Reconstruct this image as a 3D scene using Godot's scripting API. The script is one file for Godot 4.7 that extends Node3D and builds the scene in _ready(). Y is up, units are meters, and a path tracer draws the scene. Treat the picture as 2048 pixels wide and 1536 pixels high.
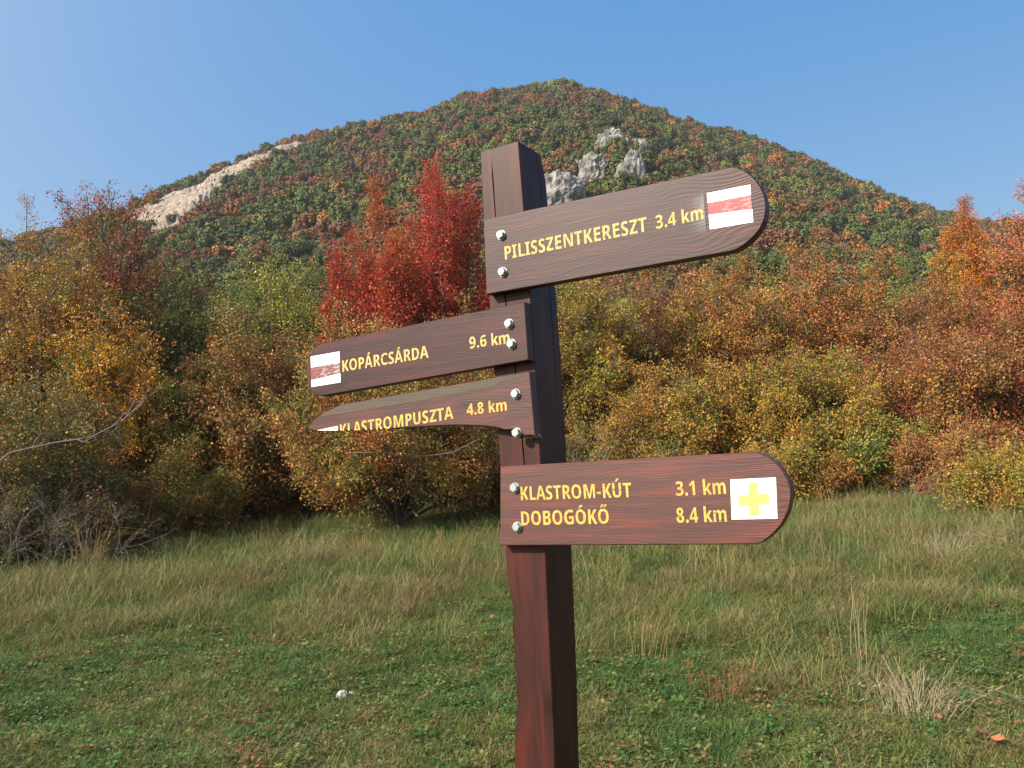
extends Node3D
# A wooden fingerpost on a meadow in autumn, a thicket behind it and a wooded hill with limestone cliffs.

const EYE := Vector3(0, 1.6, 0)
const PITCH := 6.33
const ROLL := -3.41
const TURN := 30.3            # the boards are turned this far from the picture plane
const POST := Vector2(0.0502, -2.0)   # plan position of the post's front right edge
const THICK := 0.03           # board thickness

const OUT_PILIS := [Vector2(-0.0971, 0.4439), Vector2(0.4934, 0.4371), Vector2(0.5069, 0.4383), Vector2(0.5190, 0.4427), Vector2(0.5313, 0.4493), Vector2(0.5468, 0.4597), Vector2(0.5595, 0.4720), Vector2(0.5696, 0.4892), Vector2(0.5750, 0.5089), Vector2(0.5758, 0.5250), Vector2(0.5732, 0.5435), Vector2(0.5674, 0.5598), Vector2(0.5601, 0.5742), Vector2(0.5510, 0.5869), Vector2(0.5402, 0.5978), Vector2(0.5264, 0.6080), Vector2(0.5135, 0.6137), Vector2(-0.0933, 0.6276)]
const OUT_KOPAR := [Vector2(0.0072, 0.2724), Vector2(0.0061, 0.4091), Vector2(-0.6170, 0.3959), Vector2(-0.6404, 0.3921), Vector2(-0.6590, 0.3838), Vector2(-0.6729, 0.3688), Vector2(-0.6816, 0.3501), Vector2(-0.6864, 0.3310), Vector2(-0.6859, 0.3132), Vector2(-0.6827, 0.2952), Vector2(-0.6769, 0.2789), Vector2(-0.6670, 0.2661), Vector2(-0.6543, 0.2580), Vector2(-0.6365, 0.2524)]
const OUT_KLAST := [Vector2(0.0121, 0.0964), Vector2(0.0081, 0.2453), Vector2(-0.5655, 0.2233), Vector2(-0.6122, 0.2120), Vector2(-0.6550, 0.1961), Vector2(-0.6750, 0.1835), Vector2(-0.6883, 0.1704), Vector2(-0.6618, 0.1611), Vector2(-0.5436, 0.1525), Vector2(-0.4716, 0.1488), Vector2(-0.3983, 0.1457), Vector2(-0.3062, 0.1430), Vector2(-0.2182, 0.1394), Vector2(-0.1637, 0.1344), Vector2(-0.1131, 0.1282), Vector2(-0.0857, 0.1223), Vector2(-0.0790, 0.1201), Vector2(-0.0685, 0.1163), Vector2(-0.0520, 0.1150), Vector2(-0.0344, 0.1155), Vector2(-0.0249, 0.1055), Vector2(-0.0150, 0.0985), Vector2(-0.0009, 0.0987)]
const OUT_DOBO := [Vector2(-0.0986, -0.1501), Vector2(0.4968, -0.1554), Vector2(0.5070, -0.1517), Vector2(0.5204, -0.1429), Vector2(0.5338, -0.1320), Vector2(0.5461, -0.1192), Vector2(0.5563, -0.1043), Vector2(0.5639, -0.0893), Vector2(0.5687, -0.0743), Vector2(0.5713, -0.0606), Vector2(0.5711, -0.0482), Vector2(0.5683, -0.0342), Vector2(0.5633, -0.0214), Vector2(0.5563, -0.0085), Vector2(0.5463, 0.0033), Vector2(0.5333, 0.0147), Vector2(0.5200, 0.0222), Vector2(0.5104, 0.0261), Vector2(-0.0863, 0.0319)]
const STRIP := [Vector2(-0.6418, 0.1982), Vector2(-0.6123, 0.2107), Vector2(-0.5655, 0.2219), Vector2(-0.2156, 0.2357), Vector2(-0.0107, 0.2435), Vector2(-0.0140, 0.2348), Vector2(-0.0591, 0.2303), Vector2(-0.0944, 0.2199), Vector2(-0.1584, 0.2164), Vector2(-0.3393, 0.2067), Vector2(-0.5807, 0.1981)]


# name, label, group, x, z, width, height, style, palette, sprays, leaf scale
const BUSHES := [
	["golden_maple", "golden orange field maple at the left edge of the photo, above the grey tangle", "trees and bushes along the meadow edge", -8.58, -15.60, 3.08, 5.37, "round", "gold", 2300, 1.00],
	["maroon_tree", "tall maroon topped tree left of the pale quarry cliff, rising above the golden maple", "trees and bushes along the meadow edge", -8.44, -18.00, 2.46, 6.85, "round", "maroon", 2400, 1.10],
	["thin_sapling", "thin almost leafless sapling sticking up into the sky at the far left", "", -9.11, -15.50, 0.81, 6.32, "sapling", "gold", 60, 1.00],
	["dark_green_tree", "dark green round tree standing right of the maroon topped tree", "trees and bushes along the meadow edge", -6.78, -17.80, 2.48, 5.11, "round", "darkgreen", 2000, 1.10],
	["yellow_bush", "bright yellow orange bush in front of the maroon topped tree", "trees and bushes along the meadow edge", -6.54, -13.80, 1.60, 3.86, "round", "yellow", 1300, 0.95],
	["brown_bush", "dull brown olive bush with bare twigs at the bottom left of the thicket", "trees and bushes along the meadow edge", -6.48, -11.60, 2.29, 2.52, "round", "tanolive", 1150, 0.90],
	["olive_bush", "low olive brown bush in the shade below the dark green tree", "trees and bushes along the meadow edge", -5.87, -14.20, 1.90, 2.60, "round", "olivebrown", 1350, 0.95],
	["yellow_green_bush", "wide yellow green bush in a gap of the thicket left of the red tree", "trees and bushes along the meadow edge", -6.95, -25.00, 3.63, 6.10, "round", "yellowgreen", 1900, 1.60],
	["small_green_tree", "small dark green tree behind the yellow green bush", "trees and bushes along the meadow edge", -6.81, -30.00, 1.92, 7.03, "round", "darkgreen", 1000, 1.80],
	["dark_bush", "green bush squeezed between the dark green tree and the yellow green bush", "trees and bushes along the meadow edge", -7.75, -24.00, 1.81, 5.56, "round", "green", 1400, 1.40],
	["orange_bush", "low orange tan bush below the yellow green bush", "trees and bushes along the meadow edge", -4.48, -14.60, 1.95, 3.39, "round", "orangetan", 1700, 1.00],
	["tan_bush", "tan and rust bush directly left of the two broken left boards", "trees and bushes along the meadow edge", -3.62, -15.00, 1.74, 3.12, "round", "rusttan", 1300, 1.05],
	["hawthorn_bush", "open hawthorn with dark forked trunk and sparse ochre leaves below the left boards", "", -1.75, -12.60, 3.59, 3.18, "open", "hawthorn", 2500, 0.85],
	["red_tree", "bright red tree with upright pointed shoots left of the post top", "", -1.71, -17.50, 4.68, 7.31, "spire", "red", 4800, 1.15],
	["ochre_bush", "low ochre bush close behind the post, below the broken board", "trees and bushes along the meadow edge", -0.39, -14.00, 1.87, 1.93, "round", "rusttan", 1200, 1.00],
	["rust_green_bush", "rust and green bush hidden behind the post between red tree and olive bush", "trees and bushes along the meadow edge", 0.16, -17.00, 2.57, 3.98, "round", "rusttan", 1500, 1.15],
	["olive_yellow_bush", "tall olive yellow bush touching the right side of the post", "trees and bushes along the meadow edge", 1.63, -17.16, 2.29, 4.28, "round", "oliveyellow", 2300, 1.06],
	["dark_brown_bush", "dark maroon brown bush just under the top right board", "trees and bushes along the meadow edge", 2.77, -18.00, 1.73, 4.13, "round", "darkmaroon", 1265, 1.06],
	["mottled_bush", "yellow and rust mottled bush beneath the rounded end of the top board", "trees and bushes along the meadow edge", 4.36, -18.24, 3.29, 4.39, "round", "yellowrust", 2989, 1.11],
	["rust_tree", "slim rust brown tree top poking up by the rounded tip of the top board", "trees and bushes along the meadow edge", 6.26, -22.80, 1.86, 5.95, "spire", "rust", 1380, 1.27],
	["wide_rust_bush", "widest rust orange bush of the right thicket, with a broad rounded top", "trees and bushes along the meadow edge", 6.86, -18.72, 4.35, 4.70, "round", "rustorange", 3679, 1.11],
	["front_olive_bush", "olive yellow bush just above the lowest board, front row", "trees and bushes along the meadow edge", 3.31, -15.36, 2.95, 2.32, "round", "oliveyellow", 2300, 1.01],
	["front_ochre_bush", "ochre bush in the front row right of the lowest board's tip", "trees and bushes along the meadow edge", 5.00, -15.00, 2.62, 2.33, "round", "yellowrust", 2300, 1.01],
	["crimson_bush", "low crimson tinted bush on the right, over a dark hollow", "trees and bushes along the meadow edge", 7.13, -15.84, 2.03, 2.54, "round", "crimson", 1494, 1.01],
	["low_green_bush", "low olive green bush beside the dark hollow at the foot of the right thicket", "trees and bushes along the meadow edge", 5.59, -14.40, 1.88, 1.29, "round", "olivegreen", 1494, 0.95],
	["orange_tree", "tall orange tree with forked trunk near the right edge", "trees and bushes along the meadow edge", 11.05, -20.40, 1.60, 6.27, "spire", "orange", 1954, 1.22],
	["pink_red_tree", "salmon red tree cut by the right edge of the photo", "trees and bushes along the meadow edge", 11.77, -18.60, 1.62, 5.74, "round", "salmon", 1954, 1.17],
	["green_sapling", "narrow green sapling between the wide rust bush and the orange tree", "", 10.08, -21.60, 0.94, 5.13, "spire", "green", 575, 1.17],
	["russet_bush", "russet bush below the orange tree", "trees and bushes along the meadow edge", 8.93, -17.76, 2.89, 3.72, "round", "rust", 2530, 1.06],
	["brown_red_bush", "large brown red bush at the right edge with dense small leaves", "trees and bushes along the meadow edge", 7.92, -14.64, 2.72, 2.52, "round", "rustred", 2875, 0.98],
	["yellow_corner_bush", "small olive yellow bush low at the right edge on the grass", "trees and bushes along the meadow edge", 6.13, -10.80, 1.32, 0.73, "open", "oliveyellow", 1000, 0.80],
	["rust_back_bush", "rust coloured bush in the back row, under the middle of the top board", "trees and bushes along the meadow edge", 5.54, -28.80, 3.85, 6.10, "round", "rust", 1724, 1.59],
	["green_back_tree", "green tree in the back row just right of the post, under the top board", "trees and bushes along the meadow edge", 3.24, -31.20, 3.08, 6.46, "round", "yellowrust", 1494, 1.70],
	["brown_edge_bush", "brown bush partly outside the photo at the lower left edge", "trees and bushes along the meadow edge", -8.90, -12.50, 2.40, 4.21, "round", "gold", 1500, 1.00],
	["russet_edge_bush", "russet bush partly outside the photo at the right edge", "trees and bushes along the meadow edge", 11.09, -15.60, 3.08, 3.68, "round", "rustorange", 1954, 1.06],
	["bramble", "low dark bramble mound filling the foot of the left thicket below the dark green tree", "low undergrowth along the foot of the thicket", -5.47, -13.40, 2.18, 1.44, "round", "olivebrown", 900, 0.85],
	["bramble", "low brown bramble mound at the lower left edge, below the dull brown olive bush", "low undergrowth along the foot of the thicket", -6.44, -11.40, 2.12, 1.24, "round", "tanolive", 900, 0.80],
	["bramble", "low tan bramble between the straw clump and the hawthorn, in the shade", "low undergrowth along the foot of the thicket", -4.26, -15.50, 1.98, 1.38, "round", "rusttan", 800, 0.90],
	["bramble", "low rust bramble under the front ochre bush, right above the lowest board's tip", "low undergrowth along the foot of the thicket", 4.28, -13.92, 1.86, 0.92, "round", "yellowrust", 919, 0.90],
	["bramble", "low brown red bramble at the foot of the brown red bush", "low undergrowth along the foot of the thicket", 6.62, -13.44, 1.80, 0.95, "round", "rustred", 919, 0.90],
	["bramble", "low ochre bramble mound behind the post, above the lowest board", "low undergrowth along the foot of the thicket", 1.72, -15.84, 2.12, 1.57, "round", "oliveyellow", 919, 0.90],
]

const RIDGE := [Vector3(-254.5, 48.4, -224.4), Vector3(-190.8, 62.3, -244.8), Vector3(-163.6, 83.9, -272.0), Vector3(-132.0, 100.1, -292.4), Vector3(-123.2, 102.4, -292.4), Vector3(-105.4, 109.7, -292.4), Vector3(-93.0, 114.2, -292.4), Vector3(-77.8, 121.0, -295.8), Vector3(-67.7, 125.7, -299.2), Vector3(-53.8, 129.6, -302.6), Vector3(-39.4, 133.1, -306.0), Vector3(-24.7, 136.9, -309.4), Vector3(-11.5, 143.1, -312.8), Vector3(1.9, 145.6, -316.2), Vector3(13.7, 148.4, -319.6), Vector3(27.6, 150.5, -323.0), Vector3(41.1, 145.4, -323.0), Vector3(52.5, 140.9, -323.0), Vector3(65.7, 134.2, -323.0), Vector3(78.2, 129.2, -319.6), Vector3(92.2, 122.5, -316.2), Vector3(105.7, 114.4, -312.8), Vector3(120.4, 103.7, -309.4), Vector3(131.3, 96.1, -306.0), Vector3(145.3, 90.4, -306.0), Vector3(161.0, 82.4, -302.6), Vector3(185.0, 76.9, -299.2), Vector3(240.4, 63.7, -292.4), Vector3(333.4, 45.9, -285.6)]
const CLIFF_TOP := [Vector2(-120.2, -262.7), Vector2(-116.9, -264.2), Vector2(-108.8, -258.3), Vector2(-99.7, -255.0), Vector2(-93.6, -259.5), Vector2(-92.0, -278.6), Vector2(-80.5, -279.9), Vector2(-71.7, -279.0), Vector2(-62.7, -278.3)]
const CLIFF_FOOT := [Vector2(-79.7, -186.3), Vector2(-71.4, -178.2), Vector2(-69.8, -188.4), Vector2(-71.8, -203.9), Vector2(-72.6, -215.6), Vector2(-70.9, -224.8), Vector2(-68.2, -234.3), Vector2(-66.7, -247.6), Vector2(-60.6, -268.9)]
# plan position, width, height of the limestone crags
const CRAGS := [
	[Vector2(9.91, -142.31), 5.13, 6.29],
	[Vector2(25.97, -187.87), 4.37, 4.59],
	[Vector2(31.85, -190.29), 3.32, 3.32],
	[Vector2(25.49, -157.13), 2.38, 6.03],
	[Vector2(16.60, -168.57), 2.35, 2.35],
	[Vector2(18.32, -160.82), 3.37, 5.24],
	[Vector2(23.71, -156.07), 2.36, 4.17],
	[Vector2(14.59, -169.73), 2.17, 2.57],
	[Vector2(25.45, -201.13), 1.87, 1.64],
]
const CRAG_TREE := Vector2(38.28, -194.40)

const PALETTES := {
	"gold": [[Color(0.468, 0.241, 0.040), 3], [Color(0.351, 0.165, 0.040), 2], [Color(0.247, 0.216, 0.040), 3]],
	"maroon": [[Color(0.299, 0.089, 0.052), 4], [Color(0.390, 0.127, 0.052), 2], [Color(0.221, 0.191, 0.040), 2]],
	"darkgreen": [[Color(0.104, 0.140, 0.029), 4], [Color(0.182, 0.178, 0.034), 2], [Color(0.234, 0.114, 0.040), 1]],
	"green": [[Color(0.117, 0.191, 0.029), 4], [Color(0.169, 0.191, 0.034), 2]],
	"yellow": [[Color(0.598, 0.330, 0.034), 3], [Color(0.494, 0.203, 0.034), 2], [Color(0.221, 0.191, 0.034), 2]],
	"tanolive": [[Color(0.234, 0.178, 0.057), 3], [Color(0.156, 0.152, 0.040), 3], [Color(0.338, 0.178, 0.057), 2]],
	"olivebrown": [[Color(0.273, 0.216, 0.052), 3], [Color(0.338, 0.178, 0.052), 3], [Color(0.182, 0.203, 0.040), 2]],
	"olivegreen": [[Color(0.247, 0.254, 0.040), 3], [Color(0.364, 0.254, 0.052), 2], [Color(0.143, 0.178, 0.034), 2]],
	"yellowgreen": [[Color(0.312, 0.318, 0.034), 4], [Color(0.416, 0.330, 0.046), 2], [Color(0.156, 0.191, 0.034), 2]],
	"orangetan": [[Color(0.416, 0.191, 0.057), 3], [Color(0.286, 0.165, 0.057), 2], [Color(0.208, 0.178, 0.046), 1]],
	"rusttan": [[Color(0.351, 0.165, 0.057), 3], [Color(0.260, 0.191, 0.052), 3], [Color(0.364, 0.089, 0.040), 1]],
	"hawthorn": [[Color(0.442, 0.292, 0.069), 3], [Color(0.390, 0.152, 0.046), 2], [Color(0.221, 0.203, 0.046), 2]],
	"red": [[Color(0.46, 0.062, 0.036), 4], [Color(0.36, 0.042, 0.03), 2], [Color(0.46, 0.14, 0.035), 2]],
	"oliveyellow": [[Color(0.338, 0.254, 0.046), 3], [Color(0.208, 0.203, 0.040), 3], [Color(0.429, 0.216, 0.046), 2]],
	"darkmaroon": [[Color(0.169, 0.076, 0.052), 3], [Color(0.234, 0.114, 0.052), 2], [Color(0.390, 0.140, 0.040), 1]],
	"yellowrust": [[Color(0.416, 0.254, 0.046), 3], [Color(0.364, 0.152, 0.046), 2], [Color(0.234, 0.216, 0.040), 2]],
	"rust": [[Color(0.312, 0.127, 0.046), 3], [Color(0.247, 0.089, 0.046), 2], [Color(0.286, 0.191, 0.046), 1]],
	"rustorange": [[Color(0.416, 0.165, 0.052), 4], [Color(0.338, 0.140, 0.052), 2], [Color(0.286, 0.229, 0.046), 2]],
	"crimson": [[Color(0.30, 0.105, 0.055), 2], [Color(0.312, 0.140, 0.052), 3], [Color(0.260, 0.203, 0.046), 1]],
	"orange": [[Color(0.546, 0.203, 0.034), 4], [Color(0.442, 0.140, 0.040), 2], [Color(0.390, 0.254, 0.046), 1]],
	"salmon": [[Color(0.494, 0.165, 0.075), 4], [Color(0.442, 0.216, 0.057), 3]],
	"rustred": [[Color(0.325, 0.140, 0.052), 3], [Color(0.338, 0.089, 0.046), 1], [Color(0.364, 0.216, 0.052), 2]],
}
# leaf colours of the wooded hillside, commonest first
const HILL_COLORS := [Color(0.077, 0.099, 0.026), Color(0.104, 0.114, 0.028), Color(0.169, 0.087, 0.032), Color(0.169, 0.067, 0.035), Color(0.138, 0.138, 0.030), Color(0.240, 0.112, 0.031), Color(0.125, 0.084, 0.042)]
const HILL_WORDS := ["dark green", "olive green", "rust brown", "dark red", "yellow green", "orange", "grey brown"]

var rng := RandomNumberGenerator.new()
var bumps := FastNoiseLite.new()
var patches := FastNoiseLite.new()
var names := {}
var M := {}


# ---------------------------------------------------------------- helpers

class Geo:
	var v := PackedVector3Array()
	var n := PackedVector3Array()
	var c := PackedColorArray()
	var uv := PackedVector2Array()

	func tri(a: Vector3, b: Vector3, d: Vector3, col := Color.WHITE) -> void:
		v.push_back(a); v.push_back(b); v.push_back(d)
		c.push_back(col); c.push_back(col); c.push_back(col)

	# a triangle that faces the way its normals point
	func face(p: Array, q: Array, t := []) -> void:
		var flip: bool = (p[2] - p[0]).cross(p[1] - p[0]).dot(q[0] + q[1] + q[2]) < 0.0
		for k in ([0, 2, 1] if flip else [0, 1, 2]):
			v.push_back(p[k]); n.push_back(q[k])
			if t.size(): uv.push_back(t[k])

	func flat(p: Array, normal: Vector3, t := []) -> void:
		face(p, [normal, normal, normal], t)

	func tube(path: Array, radii: Array, sides := 5) -> void:
		var rings := []
		var outs := []
		for i in path.size():
			var along: Vector3 = (path[mini(i + 1, path.size() - 1)] - path[maxi(i - 1, 0)]).normalized()
			var side := along.cross(Vector3(0.31, 0.2, 0.93)).normalized()
			var up := side.cross(along)
			var ring := []
			var out_ := []
			for k in sides:
				var o := side * cos(TAU * k / sides) + up * sin(TAU * k / sides)
				ring.append(path[i] + o * radii[i]); out_.append(o)
			rings.append(ring); outs.append(out_)
		for i in path.size() - 1:
			for k in sides:
				var l := (k + 1) % sides
				face([rings[i][k], rings[i][l], rings[i + 1][l]], [outs[i][k], outs[i][l], outs[i + 1][l]])
				face([rings[i][k], rings[i + 1][l], rings[i + 1][k]], [outs[i][k], outs[i + 1][l], outs[i + 1][k]])

	func surface(m: ArrayMesh, material: Material) -> ArrayMesh:
		var a := []
		a.resize(Mesh.ARRAY_MAX)
		a[Mesh.ARRAY_VERTEX] = v
		if n.size(): a[Mesh.ARRAY_NORMAL] = n
		if c.size(): a[Mesh.ARRAY_COLOR] = c
		if uv.size(): a[Mesh.ARRAY_TEX_UV] = uv
		m.add_surface_from_arrays(Mesh.PRIMITIVE_TRIANGLES, a)
		m.surface_set_material(m.get_surface_count() - 1, material)
		return m

	func mesh(material: Material) -> ArrayMesh:
		return surface(ArrayMesh.new(), material)


func numbered(called: String) -> String:
	names[called] = names.get(called, -1) + 1
	return called if names[called] == 0 else "%s_%03d" % [called, names[called]]


func tag(o: Node, label: String, category := "", group := "", kind := "") -> Node:
	if label: o.set_meta("label", label)
	if category: o.set_meta("category", category)
	if group: o.set_meta("group", group)
	if kind: o.set_meta("kind", kind)
	return o


func thing(called: String, label: String, category: String, at: Vector3, group := "") -> Node3D:
	var o := Node3D.new()
	o.name = numbered(called)
	add_child(o, true)
	o.position = at
	tag(o, label, category, group)
	return o


func part(called: String, mesh: Mesh, parent: Node, label := "") -> MeshInstance3D:
	var o := MeshInstance3D.new()
	o.name = called
	o.mesh = mesh
	parent.add_child(o, true)
	if label: o.set_meta("label", label)
	return o


func copies(called: String, mesh: Mesh, where: Array, tints: PackedColorArray, parent: Node) -> MultiMeshInstance3D:
	var mm := MultiMesh.new()
	mm.transform_format = MultiMesh.TRANSFORM_3D
	mm.use_colors = true
	mm.mesh = mesh
	mm.instance_count = where.size()
	var b := PackedFloat32Array()
	b.resize(where.size() * 16)
	for i in where.size():
		var t: Transform3D = where[i]
		var k := i * 16
		b[k] = t.basis.x.x; b[k + 1] = t.basis.y.x; b[k + 2] = t.basis.z.x; b[k + 3] = t.origin.x
		b[k + 4] = t.basis.x.y; b[k + 5] = t.basis.y.y; b[k + 6] = t.basis.z.y; b[k + 7] = t.origin.y
		b[k + 8] = t.basis.x.z; b[k + 9] = t.basis.y.z; b[k + 10] = t.basis.z.z; b[k + 11] = t.origin.z
		b[k + 12] = tints[i].r; b[k + 13] = tints[i].g; b[k + 14] = tints[i].b; b[k + 15] = 1.0
	mm.buffer = b
	var o := MultiMeshInstance3D.new()
	o.name = called
	o.multimesh = mm
	parent.add_child(o, true)
	return o


func r(a: float, b: float) -> float:
	return rng.randf_range(a, b)


func ball() -> Vector3:
	return Vector3(r(-1, 1), r(-1, 1), r(-1, 1))


func aimed(axis: Vector3, s: float, at: Vector3) -> Transform3D:
	var y := axis.normalized()
	var x := y.cross(ball()).normalized()
	return Transform3D(Basis(x, y, x.cross(y)).scaled(Vector3(s, s, s)), at)


func plain(linear: Color, rough: float, gloss := 0.5) -> StandardMaterial3D:
	var m := StandardMaterial3D.new()
	m.albedo_color = linear.linear_to_srgb()
	m.roughness = rough
	m.metallic_specular = gloss
	return m


func leafy(rough: float, through: float) -> StandardMaterial3D:
	var m := StandardMaterial3D.new()
	m.vertex_color_use_as_albedo = true
	m.roughness = rough
	m.metallic_specular = 0.35
	m.backlight_enabled = true
	m.backlight = Color(through, through, through)
	m.cull_mode = BaseMaterial3D.CULL_DISABLED
	return m


# ---------------------------------------------------------------- terrain

func meadow(z: float) -> float:
	var d := maxf(-z, -60.0)
	var y := 0.07 * d
	if d > 18.0:
		y += 0.0011 * pow(minf(d, 100.0) - 18.0, 2.0)
	return y


func hill(x: float, z: float) -> float:
	var i := 0
	while i < RIDGE.size() - 2 and x > RIDGE[i + 1].x:
		i += 1
	var t := clampf((x - RIDGE[i].x) / (RIDGE[i + 1].x - RIDGE[i].x), 0.0, 1.0)
	var dz := z - lerpf(RIDGE[i].z, RIDGE[i + 1].z, t)
	return lerpf(RIDGE[i].y, RIDGE[i + 1].y, t) - 0.6 * (sqrt(dz * dz + 64.0) - 8.0)


func height(x: float, z: float) -> float:
	var a := meadow(maxf(z, -110.0))
	if z > -30.0:
		return a
	var b := hill(x, z)
	var h := maxf(14.0 - absf(a - b), 0.0) / 14.0
	return maxf(a, b) + h * h * 3.5


func ground(x: float, z: float) -> float:
	var d := Vector2(x, z).length()
	return height(x, z) + bumps.get_noise_2d(x * 30.0, z * 30.0) * minf(0.05 + d * 0.002, 0.8)


func on_ground(p: Vector2, sunk := 0.0) -> Vector3:
	return Vector3(p.x, ground(p.x, p.y) - sunk, p.y)


func ridge_z(x: float) -> float:
	for i in RIDGE.size() - 1:
		if x <= RIDGE[i + 1].x:
			return lerpf(RIDGE[i].z, RIDGE[i + 1].z, clampf((x - RIDGE[i].x) / (RIDGE[i + 1].x - RIDGE[i].x), 0, 1))
	return RIDGE[-1].z


func terrain(radii: Array, sectors: int, material: Material) -> ArrayMesh:
	var rows := []
	for d in radii:
		var row := PackedVector3Array()
		for k in sectors + 1:
			var a := TAU * (k % sectors) / sectors
			var x: float = d * sin(a)
			var z: float = -d * cos(a)
			row.push_back(Vector3(x, ground(x, z), z))
		rows.append(row)
	var v := PackedVector3Array()
	var n := PackedVector3Array()
	var c := PackedColorArray()
	var idx := PackedInt32Array()
	for i in rows.size():
		for k in sectors + 1:
			var p: Vector3 = rows[i][k]
			var along: Vector3 = rows[mini(i + 1, rows.size() - 1)][k] - rows[maxi(i - 1, 0)][k]
			var round_: Vector3 = rows[i][(k + 1) % sectors] - rows[i][(k + sectors - 1) % sectors]
			var up := round_.cross(along).normalized() if round_.length() > 1e-6 else Vector3.UP
			v.push_back(p)
			n.push_back(up if up.y > 0.0 else -up)
			var f := patches.get_noise_2d(p.x * 40.0, p.z * 40.0) * 0.5 + 0.5
			var s := bumps.get_noise_2d(p.x * 400.0, p.z * 400.0) * 0.35 + 1.0
			c.push_back(Color(0.075, 0.075, 0.028).lerp(Color(0.13, 0.10, 0.055), f) * s)
	for i in rows.size() - 1:
		for k in sectors:
			var a := i * (sectors + 1) + k
			var b := a + sectors + 1
			idx.append_array([a, b, a + 1, a + 1, b, b + 1] if _up(v[a], v[b], v[a + 1]) else [a, a + 1, b, a + 1, b + 1, b])
	var arr := []
	arr.resize(Mesh.ARRAY_MAX)
	arr[Mesh.ARRAY_VERTEX] = v; arr[Mesh.ARRAY_NORMAL] = n; arr[Mesh.ARRAY_COLOR] = c; arr[Mesh.ARRAY_INDEX] = idx
	var m := ArrayMesh.new()
	m.add_surface_from_arrays(Mesh.PRIMITIVE_TRIANGLES, arr)
	m.surface_set_material(0, material)
	return m


func _up(a: Vector3, b: Vector3, d: Vector3) -> bool:
	return (d - a).cross(b - a).y > 0.0


# ---------------------------------------------------------------- scene

func _ready() -> void:
	rng.seed = 20111
	bumps.seed = 5; bumps.frequency = 0.02; bumps.fractal_octaves = 3
	patches.seed = 9; patches.frequency = 0.02; patches.fractal_octaves = 3

	var cam := Camera3D.new()
	cam.name = "camera"
	cam.fov = rad_to_deg(2.0 * atan(768.0 / 1720.0))
	cam.near = 0.05
	cam.far = 9000.0
	cam.transform = Transform3D(Basis(Vector3.RIGHT, deg_to_rad(PITCH)) * Basis(Vector3.BACK, deg_to_rad(ROLL)), EYE)
	add_child(cam)
	cam.current = true

	var sky_look := ProceduralSkyMaterial.new()
	sky_look.sky_top_color = (Color(0.05, 0.272, 0.66) / 1.75).linear_to_srgb()
	sky_look.sky_horizon_color = (Color(0.55, 0.768, 0.905) / 1.75).linear_to_srgb()
	sky_look.sky_curve = 0.17
	sky_look.ground_bottom_color = Color(0.30, 0.29, 0.22)
	sky_look.ground_horizon_color = Color(0.60, 0.66, 0.70)
	sky_look.sun_angle_max = 150.0
	sky_look.sun_curve = 0.44
	var env := Environment.new()
	env.background_mode = Environment.BG_SKY
	env.sky = Sky.new()
	env.sky.sky_material = sky_look
	env.tonemap_mode = Environment.TONE_MAPPER_LINEAR
	env.tonemap_exposure = 1.75
	env.sdfgi_enabled = true
	env.ssao_enabled = true
	env.ssil_enabled = true
	env.fog_enabled = true
	env.fog_density = 0.00022
	env.fog_light_color = Color(0.78, 0.84, 0.92)
	var we := WorldEnvironment.new()
	we.name = "world_environment"
	we.environment = env
	add_child(we)

	var sun := DirectionalLight3D.new()
	sun.name = "sun"
	sun.light_energy = 1.6
	sun.light_color = Color(1.0, 0.95, 0.875)
	sun.light_angular_distance = 0.5
	sun.shadow_enabled = true
	var az := deg_to_rad(57.0)
	var el := deg_to_rad(33.0)
	var to_sun := Vector3(-sin(az) * cos(el), sin(el), cos(az) * cos(el))
	sun.basis = Basis.looking_at(-to_sun, Vector3.UP)
	add_child(sun)

	materials()
	setting()
	signpost()
	thicket()
	hillside()
	meadow_growth()
	small_things()


func materials() -> void:
	var soil := StandardMaterial3D.new()
	soil.vertex_color_use_as_albedo = true
	soil.roughness = 0.95
	soil.metallic_specular = 0.2
	M.soil = soil
	M.leaf = leafy(0.42, 0.7)
	M.far_leaf = leafy(0.7, 0.16)
	M.blade = leafy(0.55, 0.6)
	M.bark = plain(Color(0.075, 0.06, 0.05), 0.9, 0.3)
	M.twig = plain(Color(0.13, 0.095, 0.07), 0.85, 0.3)
	M.grey_twig = plain(Color(0.16, 0.14, 0.13), 0.85, 0.3)
	M.straw = plain(Color(0.34, 0.23, 0.095), 0.7, 0.3)
	M.pale_straw = plain(Color(0.34, 0.295, 0.18), 0.7, 0.3)
	M.dead_leaf = plain(Color(0.27, 0.11, 0.045), 0.7, 0.3)
	M.dead_leaf.cull_mode = BaseMaterial3D.CULL_DISABLED
	M.lime = stone(Color(0.04, 0.04, 0.043), Color(0.29, 0.282, 0.26), 0.6)
	M.quarry = stone(Color(0.11, 0.083, 0.066), Color(0.31, 0.265, 0.22), 0.5)
	M.pebble = plain(Color(0.36, 0.345, 0.30), 0.85, 0.3)
	M.zinc = plain(Color(0.32, 0.36, 0.36), 0.48)
	M.zinc.metallic = 0.55
	M.white = plain(Color(0.82, 0.82, 0.80), 0.5)
	M.yellow = brushed(Color(0.54, 0.365, 0.085))
	M.pale_yellow = brushed(Color(0.50, 0.385, 0.135))
	M.cross = plain(Color(0.70, 0.60, 0.12), 0.5)
	M.red = worn(Color(0.27, 0.05, 0.06), Color(0.38, 0.17, 0.17), 0.25)
	M.worn_red = worn(Color(0.16, 0.035, 0.04), Color(0.26, 0.25, 0.25), 0.3)


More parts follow.
